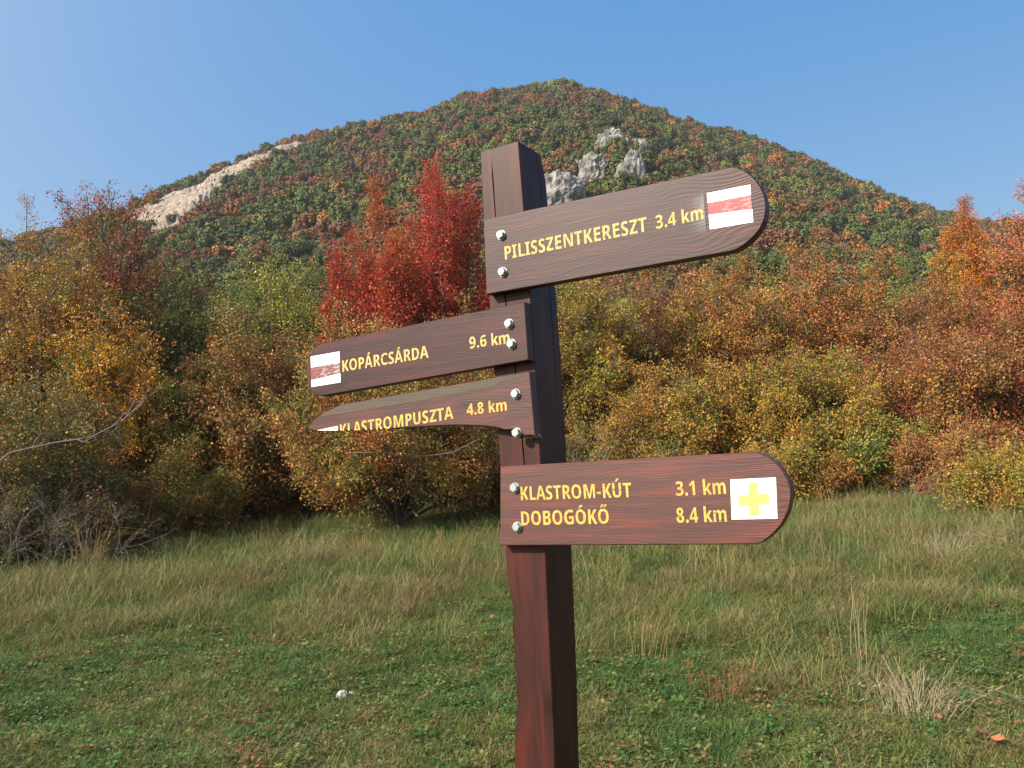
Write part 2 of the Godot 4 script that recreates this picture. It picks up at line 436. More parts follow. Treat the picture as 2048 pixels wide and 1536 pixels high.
# brushed on paint, thin and chipped in places
func brushed(paint: Color) -> StandardMaterial3D:
	var f := FastNoiseLite.new()
	f.seed = 61; f.frequency = 0.03; f.fractal_octaves = 4
	var im := Image.create(256, 256, false, Image.FORMAT_RGB8)
	for y in 256:
		for x in 256:
			var thin := f.get_noise_2d(x * 0.8, y * 2.4)
			var col := paint * (0.92 + 0.35 * thin)
			im.set_pixel(x, y, col.lerp(Color(0.10, 0.055, 0.035), smoothstep(0.34, 0.5, thin) * 0.7).linear_to_srgb())
	var m := plain(Color.WHITE, 0.6, 0.4)
	m.albedo_texture = ImageTexture.create_from_image(im)
	m.uv1_triplanar = true
	m.uv1_scale = Vector3.ONE * 4.0
	return m


func worn(paint: Color, under: Color, share: float) -> StandardMaterial3D:
	var f := FastNoiseLite.new()
	f.seed = 33; f.frequency = 0.035; f.fractal_octaves = 4
	var im := Image.create(128, 64, false, Image.FORMAT_RGB8)
	for y in 64:
		for x in 128:
			var w := smoothstep(0.5 - share, 0.62, f.get_noise_2d(x, y * 2.2) * 0.7 + 0.25 * x / 128.0 + 0.15)
			im.set_pixel(x, y, paint.lerp(under, w).linear_to_srgb())
	var m := plain(Color.WHITE, 0.55)
	m.albedo_texture = ImageTexture.create_from_image(im)
	return m


func stone(dark: Color, light: Color, scale: float) -> StandardMaterial3D:
	var f := FastNoiseLite.new()
	f.seed = 71; f.frequency = 0.012; f.fractal_octaves = 5
	var im := Image.create(256, 256, false, Image.FORMAT_RGB8)
	for y in 256:
		for x in 256:
			var v := f.get_noise_2d(x * 1.6, y * 0.8) * 1.3 + 0.6
			im.set_pixel(x, y, dark.lerp(light, clampf(v, 0.0, 1.0)).linear_to_srgb())
	var m := plain(Color.WHITE, 0.95, 0.25)
	m.albedo_texture = ImageTexture.create_from_image(im)
	m.uv1_triplanar = true
	m.uv1_world_triplanar = true
	m.uv1_scale = Vector3.ONE * scale * 0.25
	return m


func setting() -> void:
	var near := [0.0]
	var d := 1.2
	while d < 44.0:
		near.append(d)
		d += maxf(0.3, d * 0.025)
	near.append(45.0)
	var far := [45.0]
	d = 47.0
	while d < 420.0:
		far.append(d)
		d *= 1.018
	while d < 6000.0:
		far.append(d)
		d *= 1.12
	tag(part("ground", terrain(near, 240, M.soil), self), "grassy meadow rising gently towards the thicket and the hill", "", "", "structure")
	tag(part("hillside", terrain(far, 320, M.soil), self), "steep slope of the wooded hill behind the thicket", "", "", "structure")
	quarry_cliff()
	for i in CRAGS.size():
		crag(i)


func quarry_cliff() -> void:
	var g := Geo.new()
	var nu := 150
	var nv := 24
	var f := FastNoiseLite.new()
	f.seed = 15; f.frequency = 0.055; f.fractal_octaves = 4; f.fractal_type = FastNoiseLite.FRACTAL_RIDGED
	var grid := []
	for i in nu + 1:
		var row := []
		var s := float(i) / nu * (CLIFF_TOP.size() - 1)
		var k := mini(int(s), CLIFF_TOP.size() - 2)
		var a: Vector2 = CLIFF_TOP[k].lerp(CLIFF_TOP[k + 1], s - k)
		var b: Vector2 = CLIFF_FOOT[k].lerp(CLIFF_FOOT[k + 1], s - k)
		for j in nv + 1:
			var t := float(j) / nv
			var q := b.lerp(a, t)
			var edge := minf(minf(t, 1.0 - t) * 6.0, minf(float(i), float(nu - i)) / 5.0)
			var push := lerpf(-1.5, 1.3 + 1.6 * f.get_noise_3d(q.x * 1.4, t * 6.0, q.y * 1.4) + 0.45 * f.get_noise_3d(q.x * 3.0, t * 22.0, q.y * 3.0), clampf(edge + 0.25 * f.get_noise_2d(q.x * 2.0, q.y * 2.0), 0.0, 1.0))
			row.append(Vector3(q.x, height(q.x, q.y), q.y) + Vector3(0.15, 0.6, 0.8) * push)
		grid.append(row)
	for i in nu:
		for j in nv:
			for tri in [[grid[i][j], grid[i + 1][j], grid[i + 1][j + 1]], [grid[i][j], grid[i + 1][j + 1], grid[i][j + 1]]]:
				var n: Vector3 = (tri[2] - tri[0]).cross(tri[1] - tri[0]).normalized()
				g.flat(tri, n if n.y > 0 else -n)
	tag(part("quarry_cliff", g.mesh(M.quarry), self), "long pale quarried rock face running up the left shoulder of the hill", "", "", "structure")


func rock_mesh(size: Vector3, seed_: int, rough: float, material: Material, nu := 28, nv := 18) -> ArrayMesh:
	var f := FastNoiseLite.new()
	f.seed = seed_; f.frequency = 0.8; f.fractal_octaves = 4; f.fractal_type = FastNoiseLite.FRACTAL_RIDGED
	var pts := []
	for j in nv + 1:
		var row := []
		for i in nu:
			var th := PI * j / nv
			var ph := TAU * i / nu
			var q := Vector3(sin(th) * cos(ph), cos(th), sin(th) * sin(ph))
			var k := 1.0 + rough * (f.get_noise_3d(q.x * 1.5, q.y * 0.7, q.z * 1.5) + 0.5 * f.get_noise_3d(q.x * 4.0 + 7.0, q.y * 2.0, q.z * 4.0))
			row.append(q * k * size)
		pts.append(row)
	var g := Geo.new()
	for j in nv:
		for i in nu:
			var l := (i + 1) % nu
			for tri in [[pts[j][i], pts[j][l], pts[j + 1][l]], [pts[j][i], pts[j + 1][l], pts[j + 1][i]]]:
				var n: Vector3 = (tri[2] - tri[0]).cross(tri[1] - tri[0])
				if n.length() < 1e-9: continue
				n = n.normalized()
				g.flat(tri, n if n.dot(tri[0] + tri[1] + tri[2]) > 0 else -n)
	return g.mesh(material)


const CRAG_LABELS := [
	"large grey limestone crag directly right of the post top", "white limestone pinnacle, topmost of the crags on the hill",
	"pale stepped limestone crag right of the white pinnacle", "tall shaded limestone wall beside the lone dark green tree",
	"small rounded limestone boulder in the middle of the crags", "grey limestone crag with a blue shaded side in the middle of the hill rocks",
	"lower limestone wall with yellow bushes in front of it", "small pale rock between the large crag and the rounded boulder",
	"little rock just left of the white pinnacle"]


func crag(i: int) -> void:
	var q: Vector2 = CRAGS[i][0]
	var w: float = CRAGS[i][1]
	var h: float = CRAGS[i][2]
	var o := part("limestone_crag", rock_mesh(Vector3(w * 0.74, h * 0.66, w * 0.62), 40 + i, 0.36, M.lime, 40, 30), self)
	o.name = numbered("limestone_crag")
	o.position = Vector3(q.x, height(q.x, q.y) + h * 0.24, q.y)
	tag(o, CRAG_LABELS[i], "rock", "limestone crags on the hill")


# ---------------------------------------------------------------- the signpost

# Wood that was stained dark: growth rings bent round knots, fine fibres and blotches. Returns [colour, height].
func wood(w: int, h: int, seed_: int, knots: Array, dark: Color, light: Color, red: Color) -> Array:
	var wide := FastNoiseLite.new()
	wide.seed = seed_; wide.frequency = 0.004; wide.fractal_octaves = 2
	var fine := FastNoiseLite.new()
	fine.seed = seed_ + 1; fine.frequency = 0.02; fine.fractal_octaves = 3
	var blot := FastNoiseLite.new()
	blot.seed = seed_ + 2; blot.frequency = 0.008; blot.fractal_octaves = 3
	var im := Image.create(w, h, false, Image.FORMAT_RGB8)
	var bump := Image.create(w, h, false, Image.FORMAT_L8)
	for y in h:
		for x in w:
			var p := y * 0.11 + wide.get_noise_2d(x * 0.7, y * 2.0) * 3.4
			var near := 0.0
			for k in knots:
				var d2: float = pow((x - k.x) * 0.45, 2.0) + pow(y - k.y, 2.0)
				if d2 < 9000.0:
					near = maxf(near, exp(-d2 / 160.0))
					p += 3.2 * exp(-sqrt(d2) / 22.0)
			var ring := 0.5 + 0.5 * sin(p * TAU * 1.1)
			var fibre := fine.get_noise_2d(x * 0.35 + wide.get_noise_2d(x * 0.7, y * 2.0) * 20.0, y * 20.0 + wide.get_noise_2d(x * 0.7, y * 2.0) * 260.0) * 0.5 + 0.5
			var b := blot.get_noise_2d(x * 0.4, y * 4.5) * 0.5 + 0.5
			var t := clampf(0.12 * ring * ring + 0.75 * fibre + 0.45 * b - 0.27, 0.0, 1.0)
			var col := dark.lerp(light, t).lerp(red, clampf((b - 0.45) * 1.6, 0.0, 0.55)).lerp(dark * 0.5, near * 0.8)
			im.set_pixel(x, y, col.linear_to_srgb())
			var e := clampf(0.45 + (0.06 + 0.5 * smoothstep(0.72, 1.0, float(x) / w)) * (ring - 0.5) + 0.7 * (fibre - 0.5), 0.0, 1.0)
			bump.set_pixel(x, y, Color(e, e, e))
	return [ImageTexture.create_from_image(im), ImageTexture.create_from_image(bump)]


func stained(maps: Array, tint: Color, rough: float, relief: float, gloss := 0.45) -> StandardMaterial3D:
	var m := StandardMaterial3D.new()
	m.albedo_texture = maps[0]
	m.albedo_color = tint.linear_to_srgb()
	m.roughness = rough
	m.metallic_specular = gloss
	m.heightmap_enabled = true
	m.heightmap_texture = maps[1]
	m.heightmap_scale = relief
	return m


func board_mesh(outline: Array, uv_at: Vector2, material: Material) -> ArrayMesh:
	var p := PackedVector2Array(outline)
	if Geometry2D.is_polygon_clockwise(p):
		p.reverse()
	var count := p.size()
	var inner := PackedVector2Array()
	for i in count:
		var a := (p[i] - p[(i + count - 1) % count]).normalized()
		var b := (p[(i + 1) % count] - p[i]).normalized()
		var inward := Vector2(-(a.y + b.y), a.x + b.x).normalized()
		inner.push_back(p[i] + inward * 0.0022)
	var g := Geo.new()
	var tex := func(q: Vector2, z := 0.0) -> Vector2: return Vector2(q.x, -(q.y + z) * 2.0) + uv_at
	for side in [0, 1]:
		var ids := Geometry2D.triangulate_polygon(inner)
		var z := THICK if side == 0 else 0.001
		for k in range(0, ids.size(), 3):
			var t := []
			var us := []
			for l in 3:
				var q := inner[ids[k + l]]
				t.append(Vector3(q.x, q.y, z)); us.append(tex.call(q))
			g.flat(t, Vector3(0, 0, 1 if side == 0 else -1), us)
	for i in count:
		var l := (i + 1) % count
		var dir := p[l] - p[i]
		var out_ := Vector3(dir.y, -dir.x, 0).normalized()
		var rows := [[inner[i], inner[l], THICK], [p[i], p[l], THICK - 0.0022], [p[i], p[l], 0.0032], [inner[i], inner[l], 0.001]]
		for k in 3:
			var n := [(out_ + Vector3(0, 0, 1)).normalized(), out_, (out_ - Vector3(0, 0, 1)).normalized()][k] as Vector3
			var A := Vector3(rows[k][0].x, rows[k][0].y, rows[k][2])
			var B := Vector3(rows[k][1].x, rows[k][1].y, rows[k][2])
			var C := Vector3(rows[k + 1][1].x, rows[k + 1][1].y, rows[k + 1][2])
			var D := Vector3(rows[k + 1][0].x, rows[k + 1][0].y, rows[k + 1][2])
			var ta: Vector2 = tex.call(rows[k][0], rows[k][2]); var tb: Vector2 = tex.call(rows[k][1], rows[k][2])
			var tc: Vector2 = tex.call(rows[k + 1][1], rows[k + 1][2]); var td: Vector2 = tex.call(rows[k + 1][0], rows[k + 1][2])
			g.flat([A, B, C], n, [ta, tb, tc])
			g.flat([A, C, D], n, [ta, tc, td])
	return g.mesh(material)


# a flat sheet of paint at z
func sheet(outline: Array, z: float, material: Material, with_uv := false) -> ArrayMesh:
	var g := Geo.new()
	var p := PackedVector2Array(outline)
	var ids := Geometry2D.triangulate_polygon(p)
	var box := Rect2(p[0], Vector2.ZERO)
	for q in p: box = box.expand(q)
	for k in range(0, ids.size(), 3):
		var t := []
		var us := []
		for l in 3:
			var q := p[ids[k + l]]
			t.append(Vector3(q.x, q.y, z))
			us.append(Vector2((q.x - box.position.x) / box.size.x, 1.0 - (q.y - box.position.y) / box.size.y))
		g.flat(t, Vector3(0, 0, 1), us if with_uv else [])
	return g.mesh(material)


# painted lettering from the baseline's left end to its right end, cut off where the board ends
func lettering(text: String, a: Vector2, b: Vector2, cap: float, material: Material, within: Array = []) -> ArrayMesh:
	var font := SystemFont.new()
	font.font_names = PackedStringArray(["Droid Sans"])
	font.font_weight = 700
	var tm := TextMesh.new()
	tm.font = font
	tm.font_size = 64
	tm.pixel_size = 0.01
	tm.depth = 0.0
	tm.curve_step = 1.0
	tm.text = text
	var arr := tm.get_mesh_arrays()
	var v: PackedVector3Array = arr[Mesh.ARRAY_VERTEX]
	var idx: PackedInt32Array = arr[Mesh.ARRAY_INDEX] if arr[Mesh.ARRAY_INDEX] != null else PackedInt32Array(range(v.size()))
	var lo := Vector2(1e9, 1e9)
	var hi := -lo
	for q in v:
		lo = lo.min(Vector2(q.x, q.y)); hi = hi.max(Vector2(q.x, q.y))
	var base := lo.y + 0.007
	var up := cap / (0.64 * 0.714)
	var g := Geo.new()
	var board := PackedVector2Array(within)
	for k in range(0, idx.size(), 3):
		var t := PackedVector2Array()
		for l in 3:
			var q := v[idx[k + l]]
			t.push_back(a.lerp(b, (q.x - lo.x) / (hi.x - lo.x)) + Vector2(0, (q.y - base) * up))
		var pieces := [t] if within.is_empty() else Geometry2D.intersect_polygons(t, board)
		for piece in pieces:
			for l in range(1, piece.size() - 1):
				if absf((piece[l] - piece[0]).cross(piece[l + 1] - piece[0])) < 1e-10: continue
				g.flat([Vector3(piece[0].x, piece[0].y, THICK + 0.0008), Vector3(piece[l].x, piece[l].y, THICK + 0.0008), Vector3(piece[l + 1].x, piece[l + 1].y, THICK + 0.0008)], Vector3(0, 0, 1))
	return g.mesh(material)


func bolt_mesh() -> ArrayMesh:
	var g := Geo.new()
	var ring := func(rad: float, z: float, sides: int) -> Array:
		var out_ := []
		for k in sides: out_.append(Vector3(rad * cos(TAU * k / sides + 0.35), rad * sin(TAU * k / sides + 0.35), z))
		return out_
	var skin := func(a: Array, b: Array) -> void:
		for k in a.size():
			var l := (k + 1) % a.size()
			var mid: Vector3 = (a[k] + a[l] + b[k] + b[l]) * 0.25
			var n: Vector3 = (b[k] - a[k]).cross(a[l] - a[k]).normalized()
			if n.dot(mid - Vector3(0, 0, mid.z - 0.004)) < 0: n = -n
			g.flat([a[k], a[l], b[l]], n); g.flat([a[k], b[l], b[k]], n)
	var cap := func(a: Array) -> void:
		for k in range(1, a.size() - 1): g.flat([a[0], a[k], a[k + 1]], Vector3(0, 0, 1))
	skin.call(ring.call(0.0120, 0.0, 18), ring.call(0.0120, 0.002, 18))
	cap.call(ring.call(0.0120, 0.002, 18))
	skin.call(ring.call(0.0104, 0.002, 6), ring.call(0.0104, 0.0095, 6))
	skin.call(ring.call(0.0104, 0.0095, 6), ring.call(0.0087, 0.0108, 6))
	cap.call(ring.call(0.0087, 0.0108, 6))
	return g.mesh(M.zinc)


func along(table: Array, y: float) -> float:
	for i in table.size() - 1:
		if y >= table[i + 1][0]:
			return lerpf(table[i + 1][1], table[i][1], clampf(inverse_lerp(table[i + 1][0], table[i][0], y), 0, 1))
	return table[-1][1]


# the post, a warped square timber with drying cracks and a waney left edge; heights count from the camera's eye
func post_mesh(foot: float, material: Material) -> ArrayMesh:
	var left := [[0.81, -0.110], [0.64, -0.1112], [0.436, -0.1083], [0.26, -0.1067], [0.11, -0.1054], [-0.155, -0.1035], [-0.232, -0.1035], [-0.54, -0.1055], [-0.656, -0.1115], [-1.6, -0.114]]
	var right := [[0.81, 0.0], [0.64, 0.0034], [0.44, 0.0066], [0.27, 0.007], [0.085, 0.006], [-0.17, 0.0035], [-0.37, 0.0], [-0.5, -0.0018], [-0.645, -0.006], [-1.6, -0.01]]
	var deep := [[0.83, 0.134], [0.68, 0.136], [0.33, 0.142], [0.12, 0.142], [-0.17, 0.140], [-0.4, 0.135], [-0.68, 0.124], [-1.6, 0.118]]
	var crack := [[0.81, -0.079], [0.64, -0.0765], [0.42, -0.061], [0.26, -0.047], [0.05, -0.038], [-0.2, -0.036]]
	var chip := FastNoiseLite.new()
	chip.seed = 3; chip.frequency = 6.0; chip.fractal_octaves = 3
	var rows := []
	var y := 0.81
	while y > -foot:
		var L := along(left, y)
		var R := along(right, y)
		var D := along(deep, y)
		if y > 0.66:
			D -= 0.014 * smoothstep(0.74, 0.81, y)
		var wane := 0.002 + 0.013 * smoothstep(-0.2, -0.3, y) * smoothstep(-0.62, -0.5, y) * (1.0 + 0.5 * chip.get_noise_2d(y * 3.0, 0.0))
		var rag := 0.006 * chip.get_noise_2d(y * 6.0, 9.0) * smoothstep(0.004, 0.012, wane)
		var ck := along(crack, y)
		var cw := 0.0021 * smoothstep(-0.12, 0.0, y) * smoothstep(0.805, 0.74, y) * (0.75 + 0.5 * chip.get_noise_2d(y * 1.5, 4.0))
		var sw := 0.0016 * smoothstep(0.1, 0.3, y)
		var sd := D * 0.72
		var ring := [Vector2(L + wane, 0), Vector2(ck - cw, 0), Vector2(ck, -minf(0.02, cw * 9.0)), Vector2(ck + cw, 0), Vector2(R - 0.002, 0), Vector2(R, -0.002),
			Vector2(R, -sd + sw), Vector2(R - sw * 8.0, -sd), Vector2(R, -sd - sw), Vector2(R, -D + 0.008), Vector2(R - 0.008, -D), Vector2(L + 0.004, -D), Vector2(L, -D + 0.004), Vector2(L + rag, -wane * 1.2)]
		rows.append([y, ring])
		y -= 0.012
	var g := Geo.new()
	var count: int = rows[0][1].size()
	var lens := [0.0]
	for k in count:
		lens.append(lens[k] + (rows[40][1][(k + 1) % count] - rows[40][1][k]).length())
	for i in rows.size() - 1:
		for k in count:
			var l := (k + 1) % count
			var a: Vector2 = rows[i][1][k]; var b: Vector2 = rows[i][1][l]
			var c: Vector2 = rows[i + 1][1][l]; var d: Vector2 = rows[i + 1][1][k]
			var A := Vector3(a.x, rows[i][0], a.y); var B := Vector3(b.x, rows[i][0], b.y)
			var C := Vector3(c.x, rows[i + 1][0], c.y); var Dd := Vector3(d.x, rows[i + 1][0], d.y)
			var n := (C - A).cross(B - A)
			if n.length() < 1e-9: n = Vector3(0, 0, 1)
			n = n.normalized()
			if n.dot(Vector3((b.y - a.y), 0, -(b.x - a.x))) > 0: n = -n
			var ua := Vector2((0.81 - rows[i][0]) / 2.6, lens[k] / 0.5); var ub := Vector2(ua.x, lens[k + 1] / 0.5)
			var uc := Vector2((0.81 - rows[i + 1][0]) / 2.6, ub.y); var ud := Vector2(uc.x, ua.y)
			g.flat([A, B, C], n, [ua, ub, uc]); g.flat([A, C, Dd], n, [ua, uc, ud])
	var top := PackedVector2Array(rows[0][1])
	var ids := Geometry2D.triangulate_polygon(top)
	for k in range(0, ids.size(), 3):
		var t := []
		for l in 3: t.append(Vector3(top[ids[k + l]].x, 0.81, top[ids[k + l]].y))
		g.flat(t, Vector3.UP, [Vector2(0.3, 0.1), Vector2(0.302, 0.3), Vector2(0.304, 0.2)])
	return g.mesh(material)


func signpost() -> void:
	var gy := ground(POST.x, POST.y)
	var s := thing("signpost", "dark brown wooden fingerpost with four pointing boards on the meadow", "signpost", Vector3(POST.x, gy, POST.y))
	s.rotation.y = -deg_to_rad(TURN)
	var lift := 1.6 - gy
	var dark := Color(0.034, 0.015, 0.013)
	var light := Color(0.085, 0.036, 0.029)
	var red := Color(0.125, 0.032, 0.019)
	var knots := [Vector2(640, 92), Vector2(180, 214), Vector2(118, 236), Vector2(470, 300), Vector2(330, 410), Vector2(860, 28)]
	var plank := wood(1024, 512, 21, knots, dark, light, red)
	var beam := wood(2048, 256, 57, [Vector2(1040, 62), Vector2(300, 190), Vector2(1500, 180)], dark, light, red)
	var tall := part("post", post_mesh(lift + 0.3, stained(beam, Color(0.68, 0.48, 0.50), 0.48, 0.03, 0.35)), s)
	tall.position.y = lift
	var boards := [
		[OUT_PILIS, Vector2(0.40, 0.62), Color(0.52, 0.33, 0.54), 0.50, "topmost board, pointing right, with a white and red trail mark at its rounded end", 0.45],
		[OUT_KOPAR, Vector2(0.75, 0.98), Color(0.58, 0.39, 0.56), 0.50, "upper left pointing board with a scratched white and red trail mark", 0.42],
		[OUT_KLAST, Vector2(0.80, 0.55), Color(0.84, 0.58, 0.66), 0.50, "lower left pointing board, its lower half broken away", 0.5],
		[OUT_DOBO, Vector2(0.36, 0.25), Color(1.15, 0.74, 0.74), 0.5, "lowest board, pointing right, with a yellow cross on white", 0.55]]
	var made := []
	for b in boards:
		var o := part("finger_board", board_mesh(b[0], b[1], stained(plank, b[2], b[3], 0.035, b[5])), s, b[4])
		o.position.y = lift
		made.append(o)
	var text := func(board: Node, t: String, a: Vector2, b: Vector2, cap: float, m: Material, within: Array = []) -> void:
		part("lettering", lettering(t, a, b, cap, m, within), board)
	text.call(made[0], "PILISSZENTKERESZT", Vector2(-0.0388, 0.5178), Vector2(0.3206, 0.5147), 0.0316, M.pale_yellow)
	text.call(made[0], "3.4 km", Vector2(0.3408, 0.5151), Vector2(0.4460, 0.5158), 0.0288, M.pale_yellow)
	text.call(made[1], "KOPÁRCSÁRDA", Vector2(-0.5561, 0.3088), Vector2(-0.2747, 0.3124), 0.0300, M.pale_yellow)
	text.call(made[1], "9.6 km", Vector2(-0.1521, 0.3187), Vector2(-0.0395, 0.3173), 0.0279, M.pale_yellow)
	text.call(made[2], "KLASTROMPUSZTA", Vector2(-0.5722, 0.1401), Vector2(-0.2096, 0.1543), 0.0301, M.yellow, OUT_KLAST)
	text.call(made[2], "4.8 km", Vector2(-0.1700, 0.1590), Vector2(-0.0581, 0.1604), 0.0271, M.yellow)
	text.call(made[3], "KLASTROM-KÚT", Vector2(-0.0345, -0.0485), Vector2(0.2390, -0.0526), 0.0304, M.yellow)
	text.call(made[3], "DOBOGÓKŐ", Vector2(-0.0369, -0.1048), Vector2(0.1818, -0.1064), 0.0312, M.yellow)
	text.call(made[3], "3.1 km", Vector2(0.3383, -0.0541), Vector2(0.4437, -0.0541), 0.0293, M.yellow)
	text.call(made[3], "8.4 km", Vector2(0.3352, -0.1093), Vector2(0.4406, -0.1096), 0.0300, M.yellow)
	var z := THICK + 0.0005
	part("trail_mark", sheet([Vector2(0.4572, 0.5693), Vector2(0.5478, 0.5668), Vector2(0.5471, 0.4885), Vector2(0.4571, 0.4914)], z, M.white), made[0])
	part("mark_stripe", sheet([Vector2(0.4571, 0.5475), Vector2(0.5477, 0.5453), Vector2(0.5473, 0.5161), Vector2(0.4573, 0.5231)], z + 0.0005, M.red, true), made[0])
	part("trail_mark", sheet([Vector2(-0.6678, 0.3641), Vector2(-0.5643, 0.3649), Vector2(-0.5642, 0.2823), Vector2(-0.6682, 0.2806)], z, M.white), made[1])
	part("mark_stripe", sheet([Vector2(-0.6679, 0.3337), Vector2(-0.5644, 0.3351), Vector2(-0.5641, 0.3066), Vector2(-0.6681, 0.2995)], z + 0.0005, M.worn_red, true), made[1])
	part("trail_mark", sheet([Vector2(-0.655, 0.1620), Vector2(-0.5802, 0.1677), Vector2(-0.5802, 0.1558)], z, M.white), made[2])
	part("trail_mark", sheet([Vector2(0.4543, -0.0258), Vector2(0.5449, -0.0263), Vector2(0.5407, -0.1063), Vector2(0.4500, -0.1055)], z, M.white), made[3])
	part("yellow_cross", sheet([Vector2(0.4900, -0.0345), Vector2(0.5091, -0.0347), Vector2(0.5084, -0.0574), Vector2(0.5288, -0.0574), Vector2(0.5270, -0.0777), Vector2(0.5071, -0.0781), Vector2(0.5062, -0.0988), Vector2(0.4868, -0.0988), Vector2(0.4874, -0.0785), Vector2(0.4665, -0.0789), Vector2(0.4684, -0.0577), Vector2(0.4888, -0.0576)], z + 0.0005, M.cross), made[3])
	var bare := stained(wood(512, 64, 91, [], Color(0.055, 0.045, 0.036), Color(0.12, 0.105, 0.083), Color(0.085, 0.056, 0.043)), Color.WHITE, 0.8, 0.05)
	part("weathered_strip", strip_mesh(bare), made[2], "bare grey brown strip along the top of the broken board")
	part("paint_smear", sheet([Vector2(0.40, 0.572), Vector2(0.4500, 0.5790), Vector2(0.4480, 0.478), Vector2(0.40, 0.495)], z, smear(), true), made[0])
	var hex := bolt_mesh()
	var spots := [[0, -0.0448, 0.5791], [0, -0.0466, 0.4894], [1, -0.0376, 0.3636], [1, -0.0345, 0.3155], [2, -0.0310, 0.1970], [2, -0.0346, 0.1070], [3, -0.0485, -0.0193], [3, -0.0480, -0.1083]]
	for k in spots.size():
		var o := part("bolt", hex, made[spots[k][0]])
		o.position = Vector3(spots[k][1], spots[k][2], THICK)
		o.rotation.z = k * 0.7
	# torn fibres left hanging where the lower half broke off
	var torn := Geo.new()
	for k in 9:
		var x := -0.03 + k * 0.0045
		torn.tube([Vector3(x, 0.108, 0.012 + 0.001 * (k % 3)), Vector3(x + 0.004, 0.099, 0.011), Vector3(x + 0.012 + 0.003 * (k % 2), 0.092 + 0.002 * sin(k * 2.0), 0.010 + 0.001 * (k % 4))], [0.006, 0.004, 0.0012], 4)
	part("splinter", torn.mesh(plain(Color(0.20, 0.17, 0.13), 0.9)), made[2])


func strip_mesh(material: Material) -> ArrayMesh:
	var m := sheet(STRIP, THICK + 0.0005, material, true)
	return m


func smear() -> StandardMaterial3D:
	var m := plain(Color(0.42, 0.48, 0.55), 0.6)
	var f := FastNoiseLite.new()
	f.seed = 8; f.frequency = 0.05
	var im := Image.create(64, 64, false, Image.FORMAT_RGBA8)
	for y in 64:
		for x in 64:
			var a := pow(x / 63.0, 2.2) * smoothstep(0.0, 14.0, y) * smoothstep(63.0, 44.0, y) * (0.30 + 0.2 * f.get_noise_2d(x, y * 3.0))
			im.set_pixel(x, y, Color(1, 1, 1, clampf(a, 0.0, 1.0)))
	m.albedo_texture = ImageTexture.create_from_image(im)
	m.transparency = BaseMaterial3D.TRANSPARENCY_ALPHA
	return m


# ---------------------------------------------------------------- plants

# one leafy twig, 0.3 m long, growing along +y
func spray(leaves: int, length: float, width: float, spread: float) -> ArrayMesh:
	var g := Geo.new()
	for i in leaves:
		var t := r(0.05, 1.0)
		var at := Vector3(r(-1, 1) * spread, t * 0.3, r(-1, 1) * spread)
		var dir := (Vector3(at.x, 0, at.z).normalized() * r(0.2, 1.2) + Vector3.UP * r(-0.3, 0.9) + ball() * 0.5).normalized()
		var side := dir.cross(ball()).normalized()
		var n := dir.cross(side)
		var l := length * r(0.7, 1.25)
		var w := width * r(0.7, 1.25) * 0.5
		var mid := at + dir * l * 0.45
		var tip := at + dir * l + n * l * r(-0.25, 0.1)
		var b := r(0.62, 1.35)
		var hue := r(-0.16, 0.16)
		var col := Color(b * (1.0 + hue), b * (1.0 - hue * 0.8), b)
		g.tri(at, mid + side * w + n * w * 0.3, tip, col)
		g.tri(at, tip, mid - side * w + n * w * 0.3, col)
	var m := g.mesh(M.leaf)
	var tw := Geo.new()
	tw.tube([Vector3(0, -0.04, 0), Vector3(0.01, 0.14, 0), Vector3(0, 0.29, 0.01)], [0.004, 0.003, 0.0012], 3)
	return tw.surface(m, M.twig)


func pick(palette: Array) -> Color:
	var total := 0.0
	for p in palette: total += p[1]
	var k := r(0, total)
	for p in palette:
		k -= p[1]
		if k <= 0.0: return p[0]
	return palette[0][0]


func bent(a: Vector3, b: Vector3, wobble: float, steps := 4) -> Array:
	var path := []
	var sag := ball() * wobble
	for i in steps + 1:
		var t := float(i) / steps
		path.append(a.lerp(b, t) + sag * sin(t * PI) + ball() * wobble * 0.25 * sin(t * PI))
	return path


func taper(a: float, b: float, steps := 4) -> Array:
	var out_ := []
	for i in steps + 1: out_.append(lerpf(a, b, float(i) / steps))
	return out_


